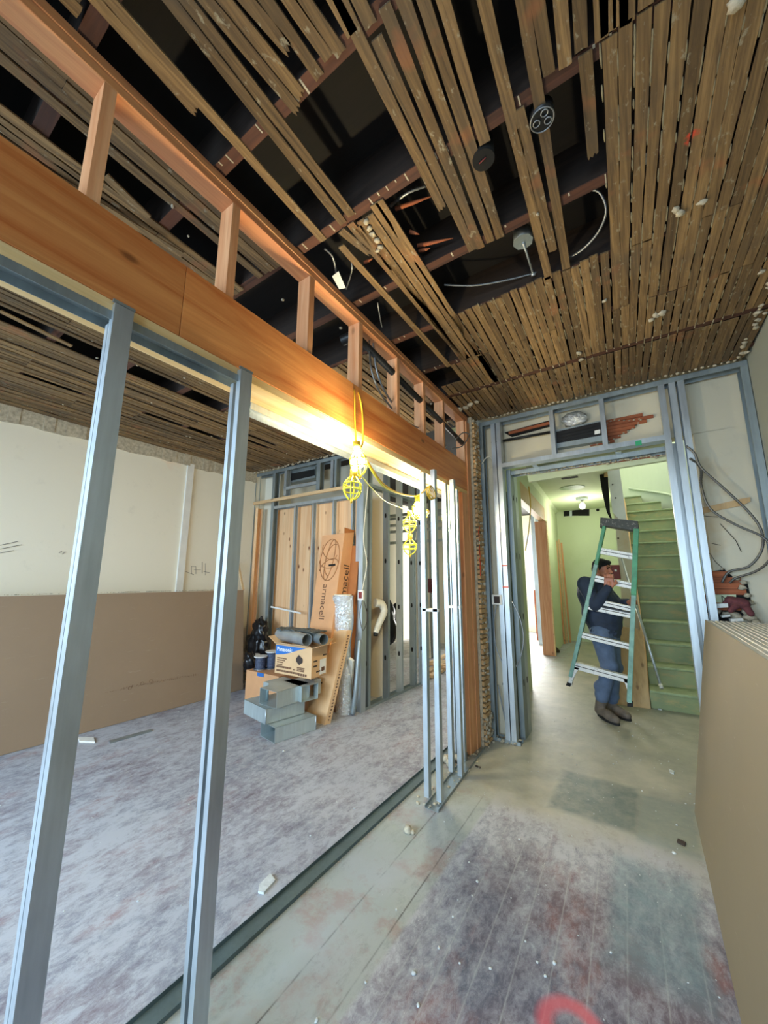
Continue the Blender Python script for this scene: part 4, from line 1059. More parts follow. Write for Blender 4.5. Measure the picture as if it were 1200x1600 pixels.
# wood strips leaning in the hall corner
for i, (a, b, yy) in enumerate((((869, 845), (882, 1002), 10.2), ((873, 843), (886, 1000), 10.3), ((877, 848), (890, 985), 10.5))):
    p, q = P(*a, y=yy + .2), P(*b, y=yy); q.z = .0; mb = MB(); mb.bar(p, q, .04, .03, (0, 1, 0)); tag(mb.build('wood_strip', 'pine_x' if i == 1 else 'fir_z'), 'orange wood strip leaning in the far hall corner, %s of three' % ['leftmost', 'middle one', 'rightmost'][i], 'wood strip', 'wood strips in the hall corner')
mb = MB(); c = P(866, 1015, z=.08); mb.ell(c, (.12, .1, .08), None, 10, 7, lambda d: .8 + .4 * noise.noise(d * 3)); tag(mb.build('dust_rag', 'inkd'), 'dark rag on the floor by the orange jamb', 'rag')
# things seen through the side opening
mb = MB(); mb.prism([P(u, v, z=.001) for u, v in ((826, 1100), (905, 1100), (900, 990), (812, 968))], (0, 0, .001)); 
t = thing('inner_steel_frame', 'two bright steel studs standing inside the side doorway of the hall', 'wall framing', (-2.2, 8.0, 0))
for u, v, yy in ((838, 1008, 0), (845, 1004, 0)):
    p = P(u + 7, v, z=0); mb = MB(); mb.cstud((p.x, p.y, 0), (p.x, p.y, 3.2), .09, .05, (1, 0, 0), (0, 1, 0)); mb.build('stud', 'steel', t)
mb = MB(); a = P(834, 922, y=10.4); mb.box(a.x, a.x + .3, 10.38, 10.42, .0, a.z); tag(mb.build('red_brown_panel', 'redwood'), 'red brown panel standing in the bright room off the hall', 'panel')
cable('yellow_cord', 'yellow cord hanging from the top of the side doorway in the hall', [P(826, 760, y=6.2), P(829, 790, y=6.2), P(826, 830, y=6.3), P(821, 860, y=6.4)], .008, 'yellowcord', 'cord', ribs=False)

# ------------------------------------------------------------------ stairs
t = thing('staircase', 'worn green wooden staircase climbing away beyond the ladder', 'staircase', (.1, 5.72, 0))
stair = t
steps = [(1081, 1015, 1086), (1042, 1012, 1079), (1005, 1009, 1075), (971, 1004, 1071), (941, 1000, 1068), (915, 996, 1065), (889, 992, 1061), (867, 989, 1058), (846, 986, 1054), (827, 984, 1051), (810, 982, 1048), (795, 979, 1046), (782, 978, 1032), (770, 975, 1001)]
rows = []
for k, (v, ul, ur) in enumerate(steps):
    y = 5.80 + .32 * k; vm = v
    a = P(ul, vm + 1.5, y=y); b = P(ur, vm - 3.5, y=y + .0)
    z = P(1040, vm, y=y).z; b2 = b.x + (.14 if k < 12 else 0)
    rows.append((a.x, b2, y, z))
for k, (xl, xr, y, z) in enumerate(rows):
    z0 = rows[k - 1][3] if k else 0
    mb = MB(); mb.cur = .5; mb.box(xl, xr, y, y + .012, z0, z - .03); mb.build('riser', 'stair', t)
    mb = MB(); yn = rows[k + 1][2] if k < len(rows) - 1 else y + .5
    mb.box(xl, xr, y - .028, yn + .012, z - .03, z); mb.build('tread', 'nosing', t, bevel=.008)
mb = MB(); pts = [(rows[0][0] - .05, rows[0][2], 0)] + [(r[0] - .05, r[2], r[3] - .02) for r in rows] + [(rows[-1][0] - .05, rows[-1][2] + .3, rows[-1][3] - .02), (rows[-1][0] - .05, rows[-1][2] + .3, 2.4), (rows[6][0] - .05, rows[6][2], 1.0), (rows[3][0] - .05, rows[3][2], 0)]
for r0, r1 in zip(rows[:-1], rows[1:]):
    mb.prism([(r0[0] - .04, r0[2], 0 if r0[3] < 1.2 else r0[3] - .6), (r1[0] - .04, r1[2], 0 if r0[3] < 1.2 else r1[3] - .6), (r1[0] - .04, r1[2], r1[3] - .03), (r0[0] - .04, r0[2], r0[3] - .03)], (.035, 0, 0))
mb.build('stringer', 'tanply', t)
# plaster wall beside and round the head of the stairs
mb = MB(); mb.prism([(.55, 4.13, 0), (rows[11][1] + .02, rows[11][2], 0), (rows[11][1] + .02, rows[11][2], 5.2), (.55, 4.13, 5.2)], (.1, 0, 0)); struct('wall_stair_right', mb, 'green')
cx, cyy = rows[11][0] - .1, rows[11][2] + .1; R_ = rows[11][1] - cx + .0
mb = MB(); mb.smooth = True
N = 16
for i in range(N):
    a0, a1 = math.pi / 2 * i / N, math.pi / 2 * (i + 1) / N
    p0 = V((cx + R_ * math.cos(a0), cyy + R_ * math.sin(a0), 0)); p1 = V((cx + R_ * math.cos(a1), cyy + R_ * math.sin(a1), 0))
    mb.add([p0, p1, p1 + V((0, 0, 5.2)), p0 + V((0, 0, 5.2)), p0 * 1.02, p1 * 1.02, p1 * 1.02 + V((0, 0, 5.2)), p0 * 1.02 + V((0, 0, 5.2))], [(3, 2, 1, 0), (4, 5, 6, 7)])
struct('wall_stair_curve', mb, 'green')
mb = MB(); mb.box(-.3, cx, cyy + R_ - .01, cyy + R_ + .1, 2.6, 5.2); struct('wall_stair_back', mb, 'green')
mb = MB(); mb.box(-.4, 1.3, 4.14, cyy + R_ + .1, 5.2, 5.3); struct('ceiling_stair', mb, 'green')
q = []
for i in range(14):
    a = -.12 + 1.5 * i / 13; q.append(V((cx + (R_ - .03) * math.cos(a), cyy + (R_ - .03) * math.sin(a), P(1045, 776, y=rows[11][2]).z + .45 * max(0, a) * .75)))
mb = MB(); mb.tube(q, .025, 8); mb.build('wall_stringer', 'green', t)
# the wall end between hall and stairs, with its pale boarding
zt = 3.34
mb = MB(); a = P(951, 742, y=6.9); b = P(968, 738, y=6.9)
a2 = P(963, 830, y=6.9); b2 = P(981, 826, y=6.9)
t = thing('newel_panel', 'tall pale board casing at the wall end between hallway and stairs', 'board', (a2.x, 6.9, .9))
mb = MB(); mb.prism([P(949, 736, y=6.9), P(968, 733, y=6.9), P(981, 826, y=6.9), P(957, 800, y=6.9)], (0, .04, 0)); mb.build('upper_board', 'white', t)
mb = MB(); mb.prism([P(959, 800, y=6.95), P(978, 806, y=6.95), P(1003, 985, y=6.95), P(975, 985, y=6.95), P(962, 825, y=6.95)], (0, .04, 0)); mb.build('lower_board', 'plaster_b', t)
mb = MB()
for u, v in ((957, 757), (962, 778), (966, 841)): mb.ell(P(u, v, y=6.895), (.012, .006, .012), None, 8, 6)
mb.build('screw_head', 'inkd', t)
mb = MB(); mb.prism([P(u, v, y=7.3) for u, v in ((936, 738), (949, 732), (953, 800), (961, 826), (948, 800), (941, 770))], (0, .05, 0)); o = struct('trim_1', mb, 'tarblack')
mb = MB(); mb.prism([P(u, v, y=7.2) for u, v in ((943, 732), (968, 728), (968, 742), (944, 745))], (0, .04, 0)); struct('trim_2', mb, 'tanply')
# hall-side wall under the stair
mb = MB(); mb.prism([(-.22, 6.98, 0), (-.35, 10.85, 0), (-.35, 10.85, HC), (-.30, 8.4, HC), (-.22, 6.98, 1.0)], (.05, 0, 0)); struct('wall_under_stair', mb, 'green')
mb = MB(); c = P(963, 893, y=6.93); mb.box(c.x - .10, c.x + .05, 6.88, 6.94, c.z - .12, c.z + .1)
t = thing('alarm_box', 'dark red wall box behind the face of the man', 'box', (c.x, 6.9, c.z - .1)); mb.build('box_body', 'red', t, bevel=.01)
mb = MB(); mb.box(c.x - .02, c.x + .01, 6.872, 6.879, c.z, c.z + .03); mb.build('white_label', 'whiteprint', t)

# leaning plywood, pole
mb = MB(); q = [P(1017, 1108, z=0), P(962, 1101, z=0), P(966, 978, y=5.95), P(1003, 984, y=5.95)]; q[0].z = q[1].z = .002
mb.prism(q, (0, .02, 0)); tag(mb.build('plywood_offcut', 'tanply'), 'tan plywood offcut leaning at the foot of the stairs behind the ladder', 'plywood')
p, q = P(971, 872, y=6.72), P(1034, 1076, z=.245)
t = thing('metal_pole', 'thin silver pole leaning from the lowest stair tread up behind the ladder', 'pole', q)
mb = MB(); mb.tube([q, p], .016, 12); mb.build('tube', 'steel', t)
mb = MB(); mb.tube([q, q + (p - q).normalized() * .05], .02, 12); mb.build('foot', 'white', t)
m_ = p.lerp(q, .38); mb = MB(); mb.tube([m_, m_.lerp(q, .06)], .024, 12); mb.build('collar', 'redwood', t)

# ------------------------------------------------------------------ step ladder carried by the man
YL = 4.92
t = thing('step_ladder', 'green stepladder with white spattered rungs carried upright by the man', 'ladder', P(940, 1080, y=YL))
def L_(u, v, dy=0): return P(u, v, y=YL + dy)
def rail(pts, w_, mat, name, dy=-.008, d=.09):
    mb = MB()
    for a, b in zip(pts[:-1], pts[1:]):
        p, q = L_(*a, dy), L_(*b, dy); dr = (q - p).normalized(); sd = V((dr.z, 0, -dr.x)) * w_ / 2
        mb.prism([p - sd, p + sd, q + sd, q - sd], (0, d, 0))
    return mb.build(name, mat, t, bevel=.004)
rail([(944, 822), (931, 882)], .035, 'ladder_g', 'rail'); rail([(931, 882), (891, 1058)], .04, 'ladder_b', 'rail')
rail([(994, 826), (990, 930)], .05, 'ladder_g', 'rail'); rail([(990, 930), (983, 1098)], .045, 'ladder_b', 'rail')
mb = MB(); mb.prism([L_(938, 808), L_(997, 814), L_(999, 829), L_(992, 830), L_(946, 822), L_(937, 824)], (0, .17, 0)); mb.build('top_cap', 'cap', t, bevel=.006)
for (ul, vl, ur, vr, h) in ((935, 860, 991, 870, 5), (926, 903, 989, 916, 5), (919, 937, 988, 952, 4), (915, 947, 987, 962, 4.5), (907, 992, 985, 1011, 4.5), (897, 1040, 983, 1063, 5.5)):
    mb = MB(); mb.prism([L_(ul, vl - h), L_(ur, vr - h), L_(ur, vr + h), L_(ul, vl + h)], (0, .075, 0)); r_ = mb.build('rung', 'alu', t, bevel=.003)
    mb = MB(); mb.prism([L_(ul, vl - 1, -.003), L_(ur, vr - 1, -.003), L_(ur, vr, -.003), L_(ul, vl, -.003)], (0, .003, 0)); mb.build('groove', 'inkd', r_)
mb = MB(); mb.prism([L_(919, 943), L_(988, 957), L_(988, 959), L_(918, 945)], (0, .05, 0)); mb.build('spreader_bar', 'black', t)
for pts in ([(898, 1042), (905, 1044), (900, 1052), (895, 1062), (893, 1072), (886, 1070), (890, 1058)], [(974, 1060), (986, 1062), (986, 1100), (981, 1100), (980, 1078)]):
    mb = MB(); mb.prism([L_(u, v) for u, v in pts], (0, .08, 0)); mb.build('foot_bracket', 'alu', t)
for pts in ([(886, 1066), (893, 1068), (891, 1073), (884, 1071)], [(980, 1098), (989, 1099), (989, 1105), (980, 1104)]):
    mb = MB(); mb.prism([L_(u, v, -.004) for u, v in pts], (0, .09, 0)); mb.build('rubber_foot', 'sole', t)
mb = MB()
for u, v in ((943, 835), (940, 850), (993, 840), (992, 870), (989, 915), (987, 955), (985, 1010), (921, 925), (905, 1000)): mb.ell(L_(u, v, -.003), (.006, .004, .006), None, 8, 6)
mb.build('rivet', 'steel', t)

# ------------------------------------------------------------------ the man
YM = 5.2
man = thing('person', 'man in navy jacket and blue jeans carrying a green stepladder', 'person', (-.45, YM, 0))
def J(u, v, dy=0): return P(u, v, y=YM + dy)
def limb(mb, pts, rs):
    for (a, b, ra, rb) in zip(pts[:-1], pts[1:], rs[:-1], rs[1:]): mb.cap(a, b, ra, rb, 14)
head = J(941, 890, -.03)
body = MB()
fwd = V((.86, -.45, -.12)).normalized(); upv = V((.12, 0, 1)); upv = (upv - upv.dot(fwd) * fwd).normalized(); sidev = fwd.cross(upv)
HR = Matrix((sidev, fwd, upv)).transposed()
def HP(s_, f_, u_): return head + sidev * s_ + fwd * f_ + upv * u_
body.ell(HP(0, -.012, .02), (.076, .095, .095), HR, 24, 16)
body.ell(HP(0, .03, -.045), (.058, .062, .068), HR, 20, 12)       # jaw
body.cap(HP(0, .062, -.085), HP(0, .064, -.088), .028, .026)       # chin
body.cap(HP(0, .088, .018), HP(0, .112, -.022), .009, .015)         # nose
for s_ in (-1, 1):
    body.ell(HP(s_ * .079, -.01, -.002), (.01, .02, .032), HR, 12, 8)  # ears
    body.ell(HP(s_ * .035, .066, -.03), (.024, .02, .022), HR, 10, 8)  # cheeks
    body.ell(HP(s_ * .032, .082, .034), (.026, .01, .009), HR, 10, 8)  # brow
    body.cap(HP(s_ * .012, .1, -.025), HP(s_ * .014, .1, -.025), .009, .009)
body.cap(HP(-.02, .088, -.052), HP(.02, .088, -.052), .0075, .0075); body.cap(HP(-.017, .086, -.063), HP(.017, .086, -.063), .008, .008)
neckb = J(928, 912, 0)
limb(body, [HP(0, -.03, -.05), neckb], [.058, .062])
ch, be, hp = J(928, 928, 0), J(940, 958, 0), J(945, 988, 0)
limb(body, [neckb, ch, be, hp], [.07, .15, .15, .13])
shR, shL = J(915, 913, -.15), J(934, 913, .17)
elR, elL = J(930, 946, -.24), J(965, 945, .17)
wrR, wrL = J(951, 917, -.31), J(985, 941, -.1)
limb(body, [neckb, shR, elR, wrR], [.06, .06, .04, .028]); limb(body, [neckb, shL, elL, wrL], [.06, .06, .04, .028])
hipR, hipL = J(940, 990, -.09), J(950, 990, .09)
knR, knL = J(951, 1040, -.1), J(958, 1042, .12)
anR, anL = J(941, 1094, -.1), J(956, 1096, .1)
limb(body, [hipR, knR, anR], [.095, .062, .045]); limb(body, [hipL, knL, anL], [.095, .062, .045])
# hands: palm, four fingers curled over the rung, thumb under it
def hand(mb, wr, tgt, across, curl, s=1.0):
    d = (tgt - wr).normalized(); ac = V(across).normalized(); cu = V(curl).normalized()
    palm = wr + d * .045
    mb.obox(palm, ac * .038 * s, d * .045 * s, cu * .012 * s)
    mb.cap(wr, palm, .026, .024)
    for i, (o_, ln) in enumerate(((-.03, .034), (-.01, .039), (.01, .037), (.03, .029))):
        k0 = palm + d * .042 * s + ac * o_ * s; k1 = k0 + (d * .7 - cu * .55) .normalized() * ln * s; k2 = k1 + (cu * -1.0 - d * .15).normalized() * ln * .75 * s; k3 = k2 + (-d * .9 - cu * .2).normalized() * ln * .55 * s
        limb(mb, [k0, k1, k2, k3], [.0105 * s, .0098 * s, .009 * s, .008 * s])
    th0 = palm - d * .02 * s - ac * .034 * s; th1 = th0 + (-ac * .75 + d * .5 - cu * .3).normalized() * .034 * s; th2 = th1 + (d * .8 - cu * .6 + ac * .2).normalized() * .028 * s
    limb(mb, [th0, th1, th2], [.014 * s, .012 * s, .010 * s])
hand(body, wrR, P(952, 893, y=4.885), (-1, 0, 0), (0, 1, -.1), 1.2)
hand(body, wrL, L_(989, 938, .09), (0, .2, 1), (.3, .9, 0), 1.1)
body.build('body', 'skin', man, remesh=.0065, smoothit=2)
mb = MB()
for s_ in (-1, 1): mb.ell(HP(s_ * .03, .082, .016), (.012, .007, .006), HR, 10, 8)
mb.build('eye', 'hair', man)
# hair: cap over the crown and back, with sideburns and brows
mb = MB()
mb.ell(HP(0, -.022, .045), (.083, .098, .085), HR, 26, 16, lambda d: 1 + .04 * noise.noise(d * 9))
mb.ell(HP(0, -.06, -.0), (.07, .06, .075), HR, 18, 12)
mb.ell(HP(0, .05, .088), (.06, .04, .03), HR, 16, 10)
for s_ in (-1, 1): mb.ell(HP(s_ * .074, .01, .02), (.008, .02, .035), HR, 10, 8)
mb.build('hair', 'hair', man, remesh=.005, smoothit=1)
mb = MB()
for s_ in (-1, 1): mb.cap(HP(s_ * .018, .096, .036), HP(s_ * .05, .082, .036), .005, .004)
mb.cap(HP(-.024, .098, -.04), HP(.024, .098, -.04), .005, .005)
mb.build('eyebrow', 'hair', man)
# jacket
mb = MB()
limb(mb, [J(929, 914), ch, J(938, 945), be, J(944, 972), J(946, 983)], [.10, .185, .2, .215, .19, .165])
mb.ell(J(947, 962, -.02), (.17, .2, .17)); mb.ell(J(921, 925, .0), (.13, .2, .12))
limb(mb, [shR, elR, elR.lerp(wrR, .93)], [.095, .072, .048]); limb(mb, [shL, elL, elL.lerp(wrL, .8)], [.095, .072, .048])
limb(mb, [J(921, 908, -.07), J(936, 907, -.06)], [.045, .035]); limb(mb, [J(921, 908, .07), J(936, 907, .06)], [.045, .035]); limb(mb, [J(919, 909, -.08), J(917, 909, .08)], [.05, .05])
for i in range(5): a = 940 + i * 1.2; mb.cap(J(924 + i, 985, -.15), J(962, 990 - i, -.12), .02, .02)
j = mb.build('jacket', 'jacket', man, remesh=.011, smoothit=3)
mb = MB(); mb.tube(bez([J(927, 986, -.17), J(944, 990, -.185), J(962, 986, -.13)], 5), .014, 8); mb.build('hem_band', 'jacket', j)
# jeans
mb = MB()
limb(mb, [J(944, 982), J(945, 996)], [.165, .15])
for (h_, k_, a_) in ((hipR, knR, anR), (hipL, knL, anL)):
    limb(mb, [h_, h_.lerp(k_, .5), k_, k_.lerp(a_, .5), a_ + V((0, 0, .03))], [.125, .105, .085, .074, .070])
    mb.cap(a_ + V((0, 0, .06)), a_ + V((.01, 0, .065)), .074, .074); mb.cap(a_ + V((0, 0, .14)), a_ + V((.01, 0, .145)), .076, .075); mb.cap(k_ + V((0, 0, .03)), k_ + V((.02, 0, .0)), .088, .086)
mb.build('jeans', 'jeans', man, remesh=.011, smoothit=2)
# boots pointing right and towards the camera
for a_, dr, k in ((anR, V((.62, -.78, 0)).normalized(), 0), (anL, V((.72, -.69, 0)).normalized(), 1)):
    mb = MB(); g0 = V((a_.x, a_.y, 0)); hl_ = g0 - dr * .07
    limb(mb, [a_ + V((0, 0, .02)), hl_ + V((0, 0, .06))], [.062, .05])
    limb(mb, [hl_ + V((0, 0, .055)), g0 + dr * .08 + V((0, 0, .06)), g0 + dr * .2 + V((0, 0, .045))], [.048, .052, .042])
    sd_ = dr.cross(V((0, 0, 1)))
    for s_ in (-1, 1): mb.cap(g0 + dr * .1 + sd_ * .02 * s_ + V((0, 0, .045)), g0 + dr * .18 + sd_ * .015 * s_ + V((0, 0, .042)), .038, .036)
    b_ = mb.build('boot', 'boot', man, remesh=.008, smoothit=2)
    mb = MB(); out = []
    for i in range(20):
        an = 6.28318 * i / 20; f_ = math.cos(an); w_ = .05 + (.008 if f_ > 0 else -.004)
        out.append(g0 + dr * (.07 + .175 * f_) + sd_ * w_ * math.sin(an) + V((0, 0, .001)))
    mb.prism(out, (0, 0, .022)); mb.build('sole', 'sole', b_)
    mb = MB()
    for q in (.05, .075, .1): c = g0 + dr * q + V((0, 0, .108 - q * .25)); mb.cap(c - sd_ * .02, c + sd_ * .02, .004, .004)
    mb.build('laces', 'sole', b_)

# ------------------------------------------------------------------ cartons, foil roll, duct fittings
def hexa(mb, front, back):
    mb.add(list(front) + list(back), [(0, 1, 2, 3), (7, 6, 5, 4), (0, 4, 5, 1), (1, 5, 6, 2), (2, 6, 7, 3), (3, 7, 4, 0)])
# tall carton: front leaning quad TL,TR,BR,BL
t = thing('tall_carton', 'tall narrow brown carton with globe logo leaning against the plywood studs', 'carton', P(455, 1110, z=0))
TL, TR = P(503.6, 837, y=3.60), P(538.5, 833, y=3.60); BL, BR = P(430, 1098, z=0), P(482, 1108, z=0)
BL.y = BR.y = 3.33; BL.x = -3.42; BR.x = -3.08
bk = V((0, .19, .03))
mb = MB(); hexa(mb, [BL, BR, TR, TL], [BL + V((0, .19, 0)), BR + V((0, .19, 0)), TR + bk, TL + bk]); mb.build('carton_body', 'card', t)
FR = (BR - BL).normalized(); FU = ((TL - BL) + (TR - BR)).normalized(); FN = FR.cross(FU)
cF = TL.lerp(TR, .5)
def onF(a, b, d=.003):   # a,b fractions across and down from the top
    l_ = TL.lerp(BL, b); r_ = TR.lerp(BR, b); return l_.lerp(r_, a) + FN * d
mb = MB()
def ring(ca, cb, ra, rb, tilt=0, n=28, a0=0, a1=6.28318):
    pts = []
    for i in range(n + 1):
        an = a0 + (a1 - a0) * i / n; x_ = ra * math.cos(an); y_ = rb * math.sin(an)
        pts.append(onF(ca + x_ * math.cos(tilt) - y_ * math.sin(tilt) * 3.5, cb + (x_ * math.sin(tilt)) / 3.5 + y_ * math.cos(tilt)))
    mb.tube(pts, .005, 5, False)
ring(.5, .155, .42, .125); ring(.5, .155, .17, .125, .25); ring(.45, .10, .36, .05, .3, 20, 0, 3.3); ring(.5, .20, .40, .045, -.2, 20, 3.14, 6.28); ring(.62, .16, .3, .1, .5, 20, 1.3, 4.6); ring(.4, .17, .36, .035, .1, 20, 0, 3.14)
mb.build('globe_logo', 'inkl', t)
mb = MB(); a, b = onF(.5, .19, .004), onF(.78, .188, .004); mb.bar(a, b, .012, .022, FU); mb.build('hand_hole', 'tarblack', t)
text('armacell', .125, onF(.36, .30), -FU, FR, 'ink', t)
s0, s1 = TR + bk * .5, BR + V((0, .095, 0))
SU = (TR - BR).normalized(); SN = V((1, 0, 0)); SD = V((0, 1, 0))
sp_ = (BR + V((0, .17, 0))).lerp(TR + bk * .9, .56) + V((.004, 0, 0))
text('armacell', .15, sp_, SU, -SD, 'inkd', t)
mb = MB(); hexa(mb, [TR + V((0, 0, 0)), TR + bk, TR + bk + V((.02, .0, .02)), TR + V((.0, 0, .07))], [q + V((-.006, 0, 0)) for q in (TR, TR + bk, TR + bk + V((.02, 0, .02)), TR + V((0, 0, .07)))]); mb.build('flap', 'card_d', t)
t = thing('narrow_carton', 'darker narrow carton standing behind the tall logo carton', 'carton', (-3.1, 3.62, 0))
mb = MB(); b0 = V((-3.08, 3.56, 0)); u_ = (TR - BR) * .93; hexa(mb, [b0, b0 + V((.13, 0, 0)), b0 + V((.13, 0, 0)) + u_ + V((0, -.05, 0)), b0 + u_ + V((0, -.05, 0))], [b0 + V((0, .1, 0)), b0 + V((.13, .1, 0)), b0 + V((.13, .07, 0)) + u_ + V((0, -.05, 0)), b0 + u_ + V((0, .02, 0))]); mb.build('carton_body', 'card_d', t)

# long flat carton leaning in front
t = thing('long_carton', 'long flat light brown carton leaning in front of the foil roll', 'carton', P(492, 1130, z=0))
BL2, BR2 = P(478, 1124, z=0), P(507, 1133, z=0); TL2, TR2 = P(502, 981, y=3.50), P(541.7, 985.5, y=3.50)
ex = V((.02, .07, 0))
mb = MB(); hexa(mb, [BL2, BR2, TR2, TL2], [q + ex for q in (BL2, BR2, TR2, TL2)]); mb.build('carton_body', 'card2', t)
R2 = (BR2 - BL2).normalized(); U2 = (TL2 - BL2).normalized(); N2 = R2.cross(U2)
text('SET', .085, BL2 + U2 * .33 + R2 * .02 + N2 * .004, R2, U2, 'inkd', t, bold=.002)
mb = MB()
for i in range(28): p_ = BR2.lerp(TR2, .04 + i * .033) + V((.018, .02, 0)); mb.box(p_.x, p_.x + .003, p_.y, p_.y + random.choice([.015, .025]), p_.z, p_.z + .012)
mb.build('side_print', 'ink', t)

# panasonic carton: open flaps
t = thing('open_carton', 'open brown carton with a blue printed corner, tubes lying on its flaps', 'carton', P(485, 1061, y=2.98))
f0, f1, f2, f3 = P(429, 1052, y=2.96), P(486, 1061, y=2.98), P(487.5, 1012, y=2.98), P(433, 1008, y=2.96)
zb = (f0.z + f1.z) / 2; ztp = (f2.z + f3.z) / 2
for q in (f0, f1): q.z = zb
for q in (f2, f3): q.z = ztp
f3.x = f0.x; f2.x = f1.x
dd = V((0.0, .26, 0)); xr = P(511, 1030, y=3.24).x; dd = V((max(-.15, min(.1, xr - f1.x)), .26, 0))
th = .006
mb = MB()
def panel(mb, a, b, c_, d_, n_): mb.add([a, b, c_, d_, a + n_, b + n_, c_ + n_, d_ + n_], [(0, 1, 2, 3), (7, 6, 5, 4), (0, 4, 5, 1), (1, 5, 6, 2), (2, 6, 7, 3), (3, 7, 4, 0)])
panel(mb, f0, f1, f2, f3, V((0, th, 0))); panel(mb, f1, f1 + dd, f2 + dd, f2, V((-th, 0, 0))); panel(mb, f0, f0 + dd, f3 + dd, f3, V((th, 0, 0))); panel(mb, f0 + dd, f1 + dd, f2 + dd, f3 + dd, V((0, -th, 0))); panel(mb, f0, f1, f1 + dd, f0 + dd, V((0, 0, th)))
mb.build('carton_body', 'card2', t)
for nm, (a, b, o_) in (('flap', (f3, f2, V((0, -.03, .02)))), ('flap', (f2, f2 + dd, V((.12, 0, .035)))), ('flap', (f3, f3 + dd, V((-.13, 0, .07)))), ('flap', (f3 + dd, f2 + dd, V((0, .1, .05))))):
    mb = MB(); panel(mb, a, b, b + o_, a + o_, V((0, 0, .004))); mb.build(nm, 'card2', t)
W = f1 - f0; H = f3 - f0; nf = V((0, -.003, 0))
mb = MB(); c = [f0 + W * a + H * b + nf for a, b in ((.01, .64), (.01, .98), (.84, .98), (.66, .9), (.45, .78), (.25, .69))]; mb.prism(c, (0, .002, 0)); mb.build('blue_corner', 'blue', t)
wd = W.length
text('Panasonic', .058, f0 + W * .05 + H * .79 + nf * 1.4, W, H, 'whiteprint', t, bold=.001)
mb = MB(); c = f0 + W * .68 + H * .58 + nf; mb.prism([c + W * a + H * b for a, b in ((-.09, .02), (-.02, .16), (.09, .04), (.09, -.08), (.0, -.18), (-.08, -.08))], (0, .0015, 0)); mb.build('product_picture', 'inkd', t)
mb = MB(); random.seed(15)
for (a0, b0, L) in ((.06, .52, .26), (.06, .45, .2), (.06, .38, .17), (.06, .30, .16), (.05, .21, .42), (.05, .08, .6), (.62, .29, .2), (.62, .24, .2), (.62, .19, .2), (.52, .2, .04)):
    h_ = .02 if b0 in (.21, .08) else .011; a = a0
    while a < a0 + L:
        w_ = random.uniform(.012, .03); c = f0 + W * a + H * b0 + nf; mb.prism([c, c + W * w_, c + W * w_ + V((0, 0, h_)), c + V((0, 0, h_))], (0, .001, 0)); a += w_ + .008
for a in (.66, .72, .78, .84): c = f0 + W * a + H * .05 + nf; mb.prism([c, c + W * .045, c + W * .045 + V((0, 0, .025)), c + V((0, 0, .025))], (0, .001, 0))
mb.build('printed_lines', 'ink', t)
mb = MB(); c = f1 + dd * .52 + V((.003, 0, .02)); e_ = dd * .4; mb.prism([c, c + e_, c + e_ + V((0, 0, .15)), c + V((0, 0, .15))], (-.002, 0, 0)); mb.build('shipping_label', 'whiteprint', t)
mb = MB(); c = f1 + dd * .62 + V((.0045, 0, .05)); e_ = dd * .2; mb.prism([c, c + e_, c + e_ + V((0, 0, .04)), c + V((0, 0, .04))], (-.001, 0, 0)); mb.build('printed_block', 'ink', t)
for (a_, z_) in ((.1, .16), (.1, .11), (.3, .05), (.7, .2)): mb = MB(); c = f1 + dd * a_ + V((.003, 0, z_)); e_ = dd * .25; mb.prism([c, c + e_, c + e_ + V((0, 0, .014)), c + V((0, 0, .014))], (-.001, 0, 0)); mb.build('printed_block', 'inkd', t)
ztop = ztp
# tubes and film on the carton
t = thing('metal_tube', 'pale sheet tube with a dark open end lying left on the open carton', 'tube', P(460, 1005, y=3.02))
def hollow(a, b, r, mat, parent, nm='tube_wall'):
    a, b = V(a), V(b); mb = MB(); d = (b - a).normalized(); mb.tube([a, b], r, 24, False); mb.tube([b - d * .0005, a], r * .94, 24, False)
    for e_ in (a, b):
        k_ = len(mb.v); u_ = d.cross(V((0, 0, 1))).normalized(); w__ = d.cross(u_)
        mb.add([e_ + (u_ * math.cos(i * .2618) + w__ * math.sin(i * .2618)) * q for q in (r, r * .94) for i in range(24)], [(i, (i + 1) % 24, 24 + (i + 1) % 24, 24 + i) for i in range(24)])
    return mb.build(nm, mat, parent)
a, b = P(437, 990, y=3.12), P(480, 997.5, y=3.0); a.z = b.z = ztop + .075
hollow(a, b, .062, 'steel', t)
t = thing('metal_tube', 'grey duct tube with a round open end lying right on the open carton', 'tube', P(500, 1003, y=3.12))
a, b = P(475, 994, y=3.24), P(506, 997, y=3.1); a.z = b.z = ztop + .08
hollow(a, b, .055, 'steel_dull', t)
mb = MB(); random.seed(2)
pts = []
n1, n2 = 16, 8; A0, A1 = P(446, 978, y=3.2), P(503, 984, y=3.2); A0.z = A1.z = ztop + .15
vs = []
for i in range(n1 + 1):
    for j_ in range(n2 + 1): p_ = A0.lerp(A1, i / n1) + V((0, -.14 + .22 * j_ / n2, .03 * noise.noise(V((i * .5, j_ * .6, 0))) - .03 * (j_ / n2 - .4) ** 2)); vs.append(p_)
mb.smooth = False; mb.add(vs, [(i * (n2 + 1) + j_, (i + 1) * (n2 + 1) + j_, (i + 1) * (n2 + 1) + j_ + 1, i * (n2 + 1) + j_ + 1) for i in range(n1) for j_ in range(n2)])
o = mb.build('plastic_film', 'film'); md = o.modifiers.new('solid', 'SOLIDIFY'); md.thickness = .012; tag(o, 'crumpled grey plastic film draped over the tubes on the carton', 'plastic film')

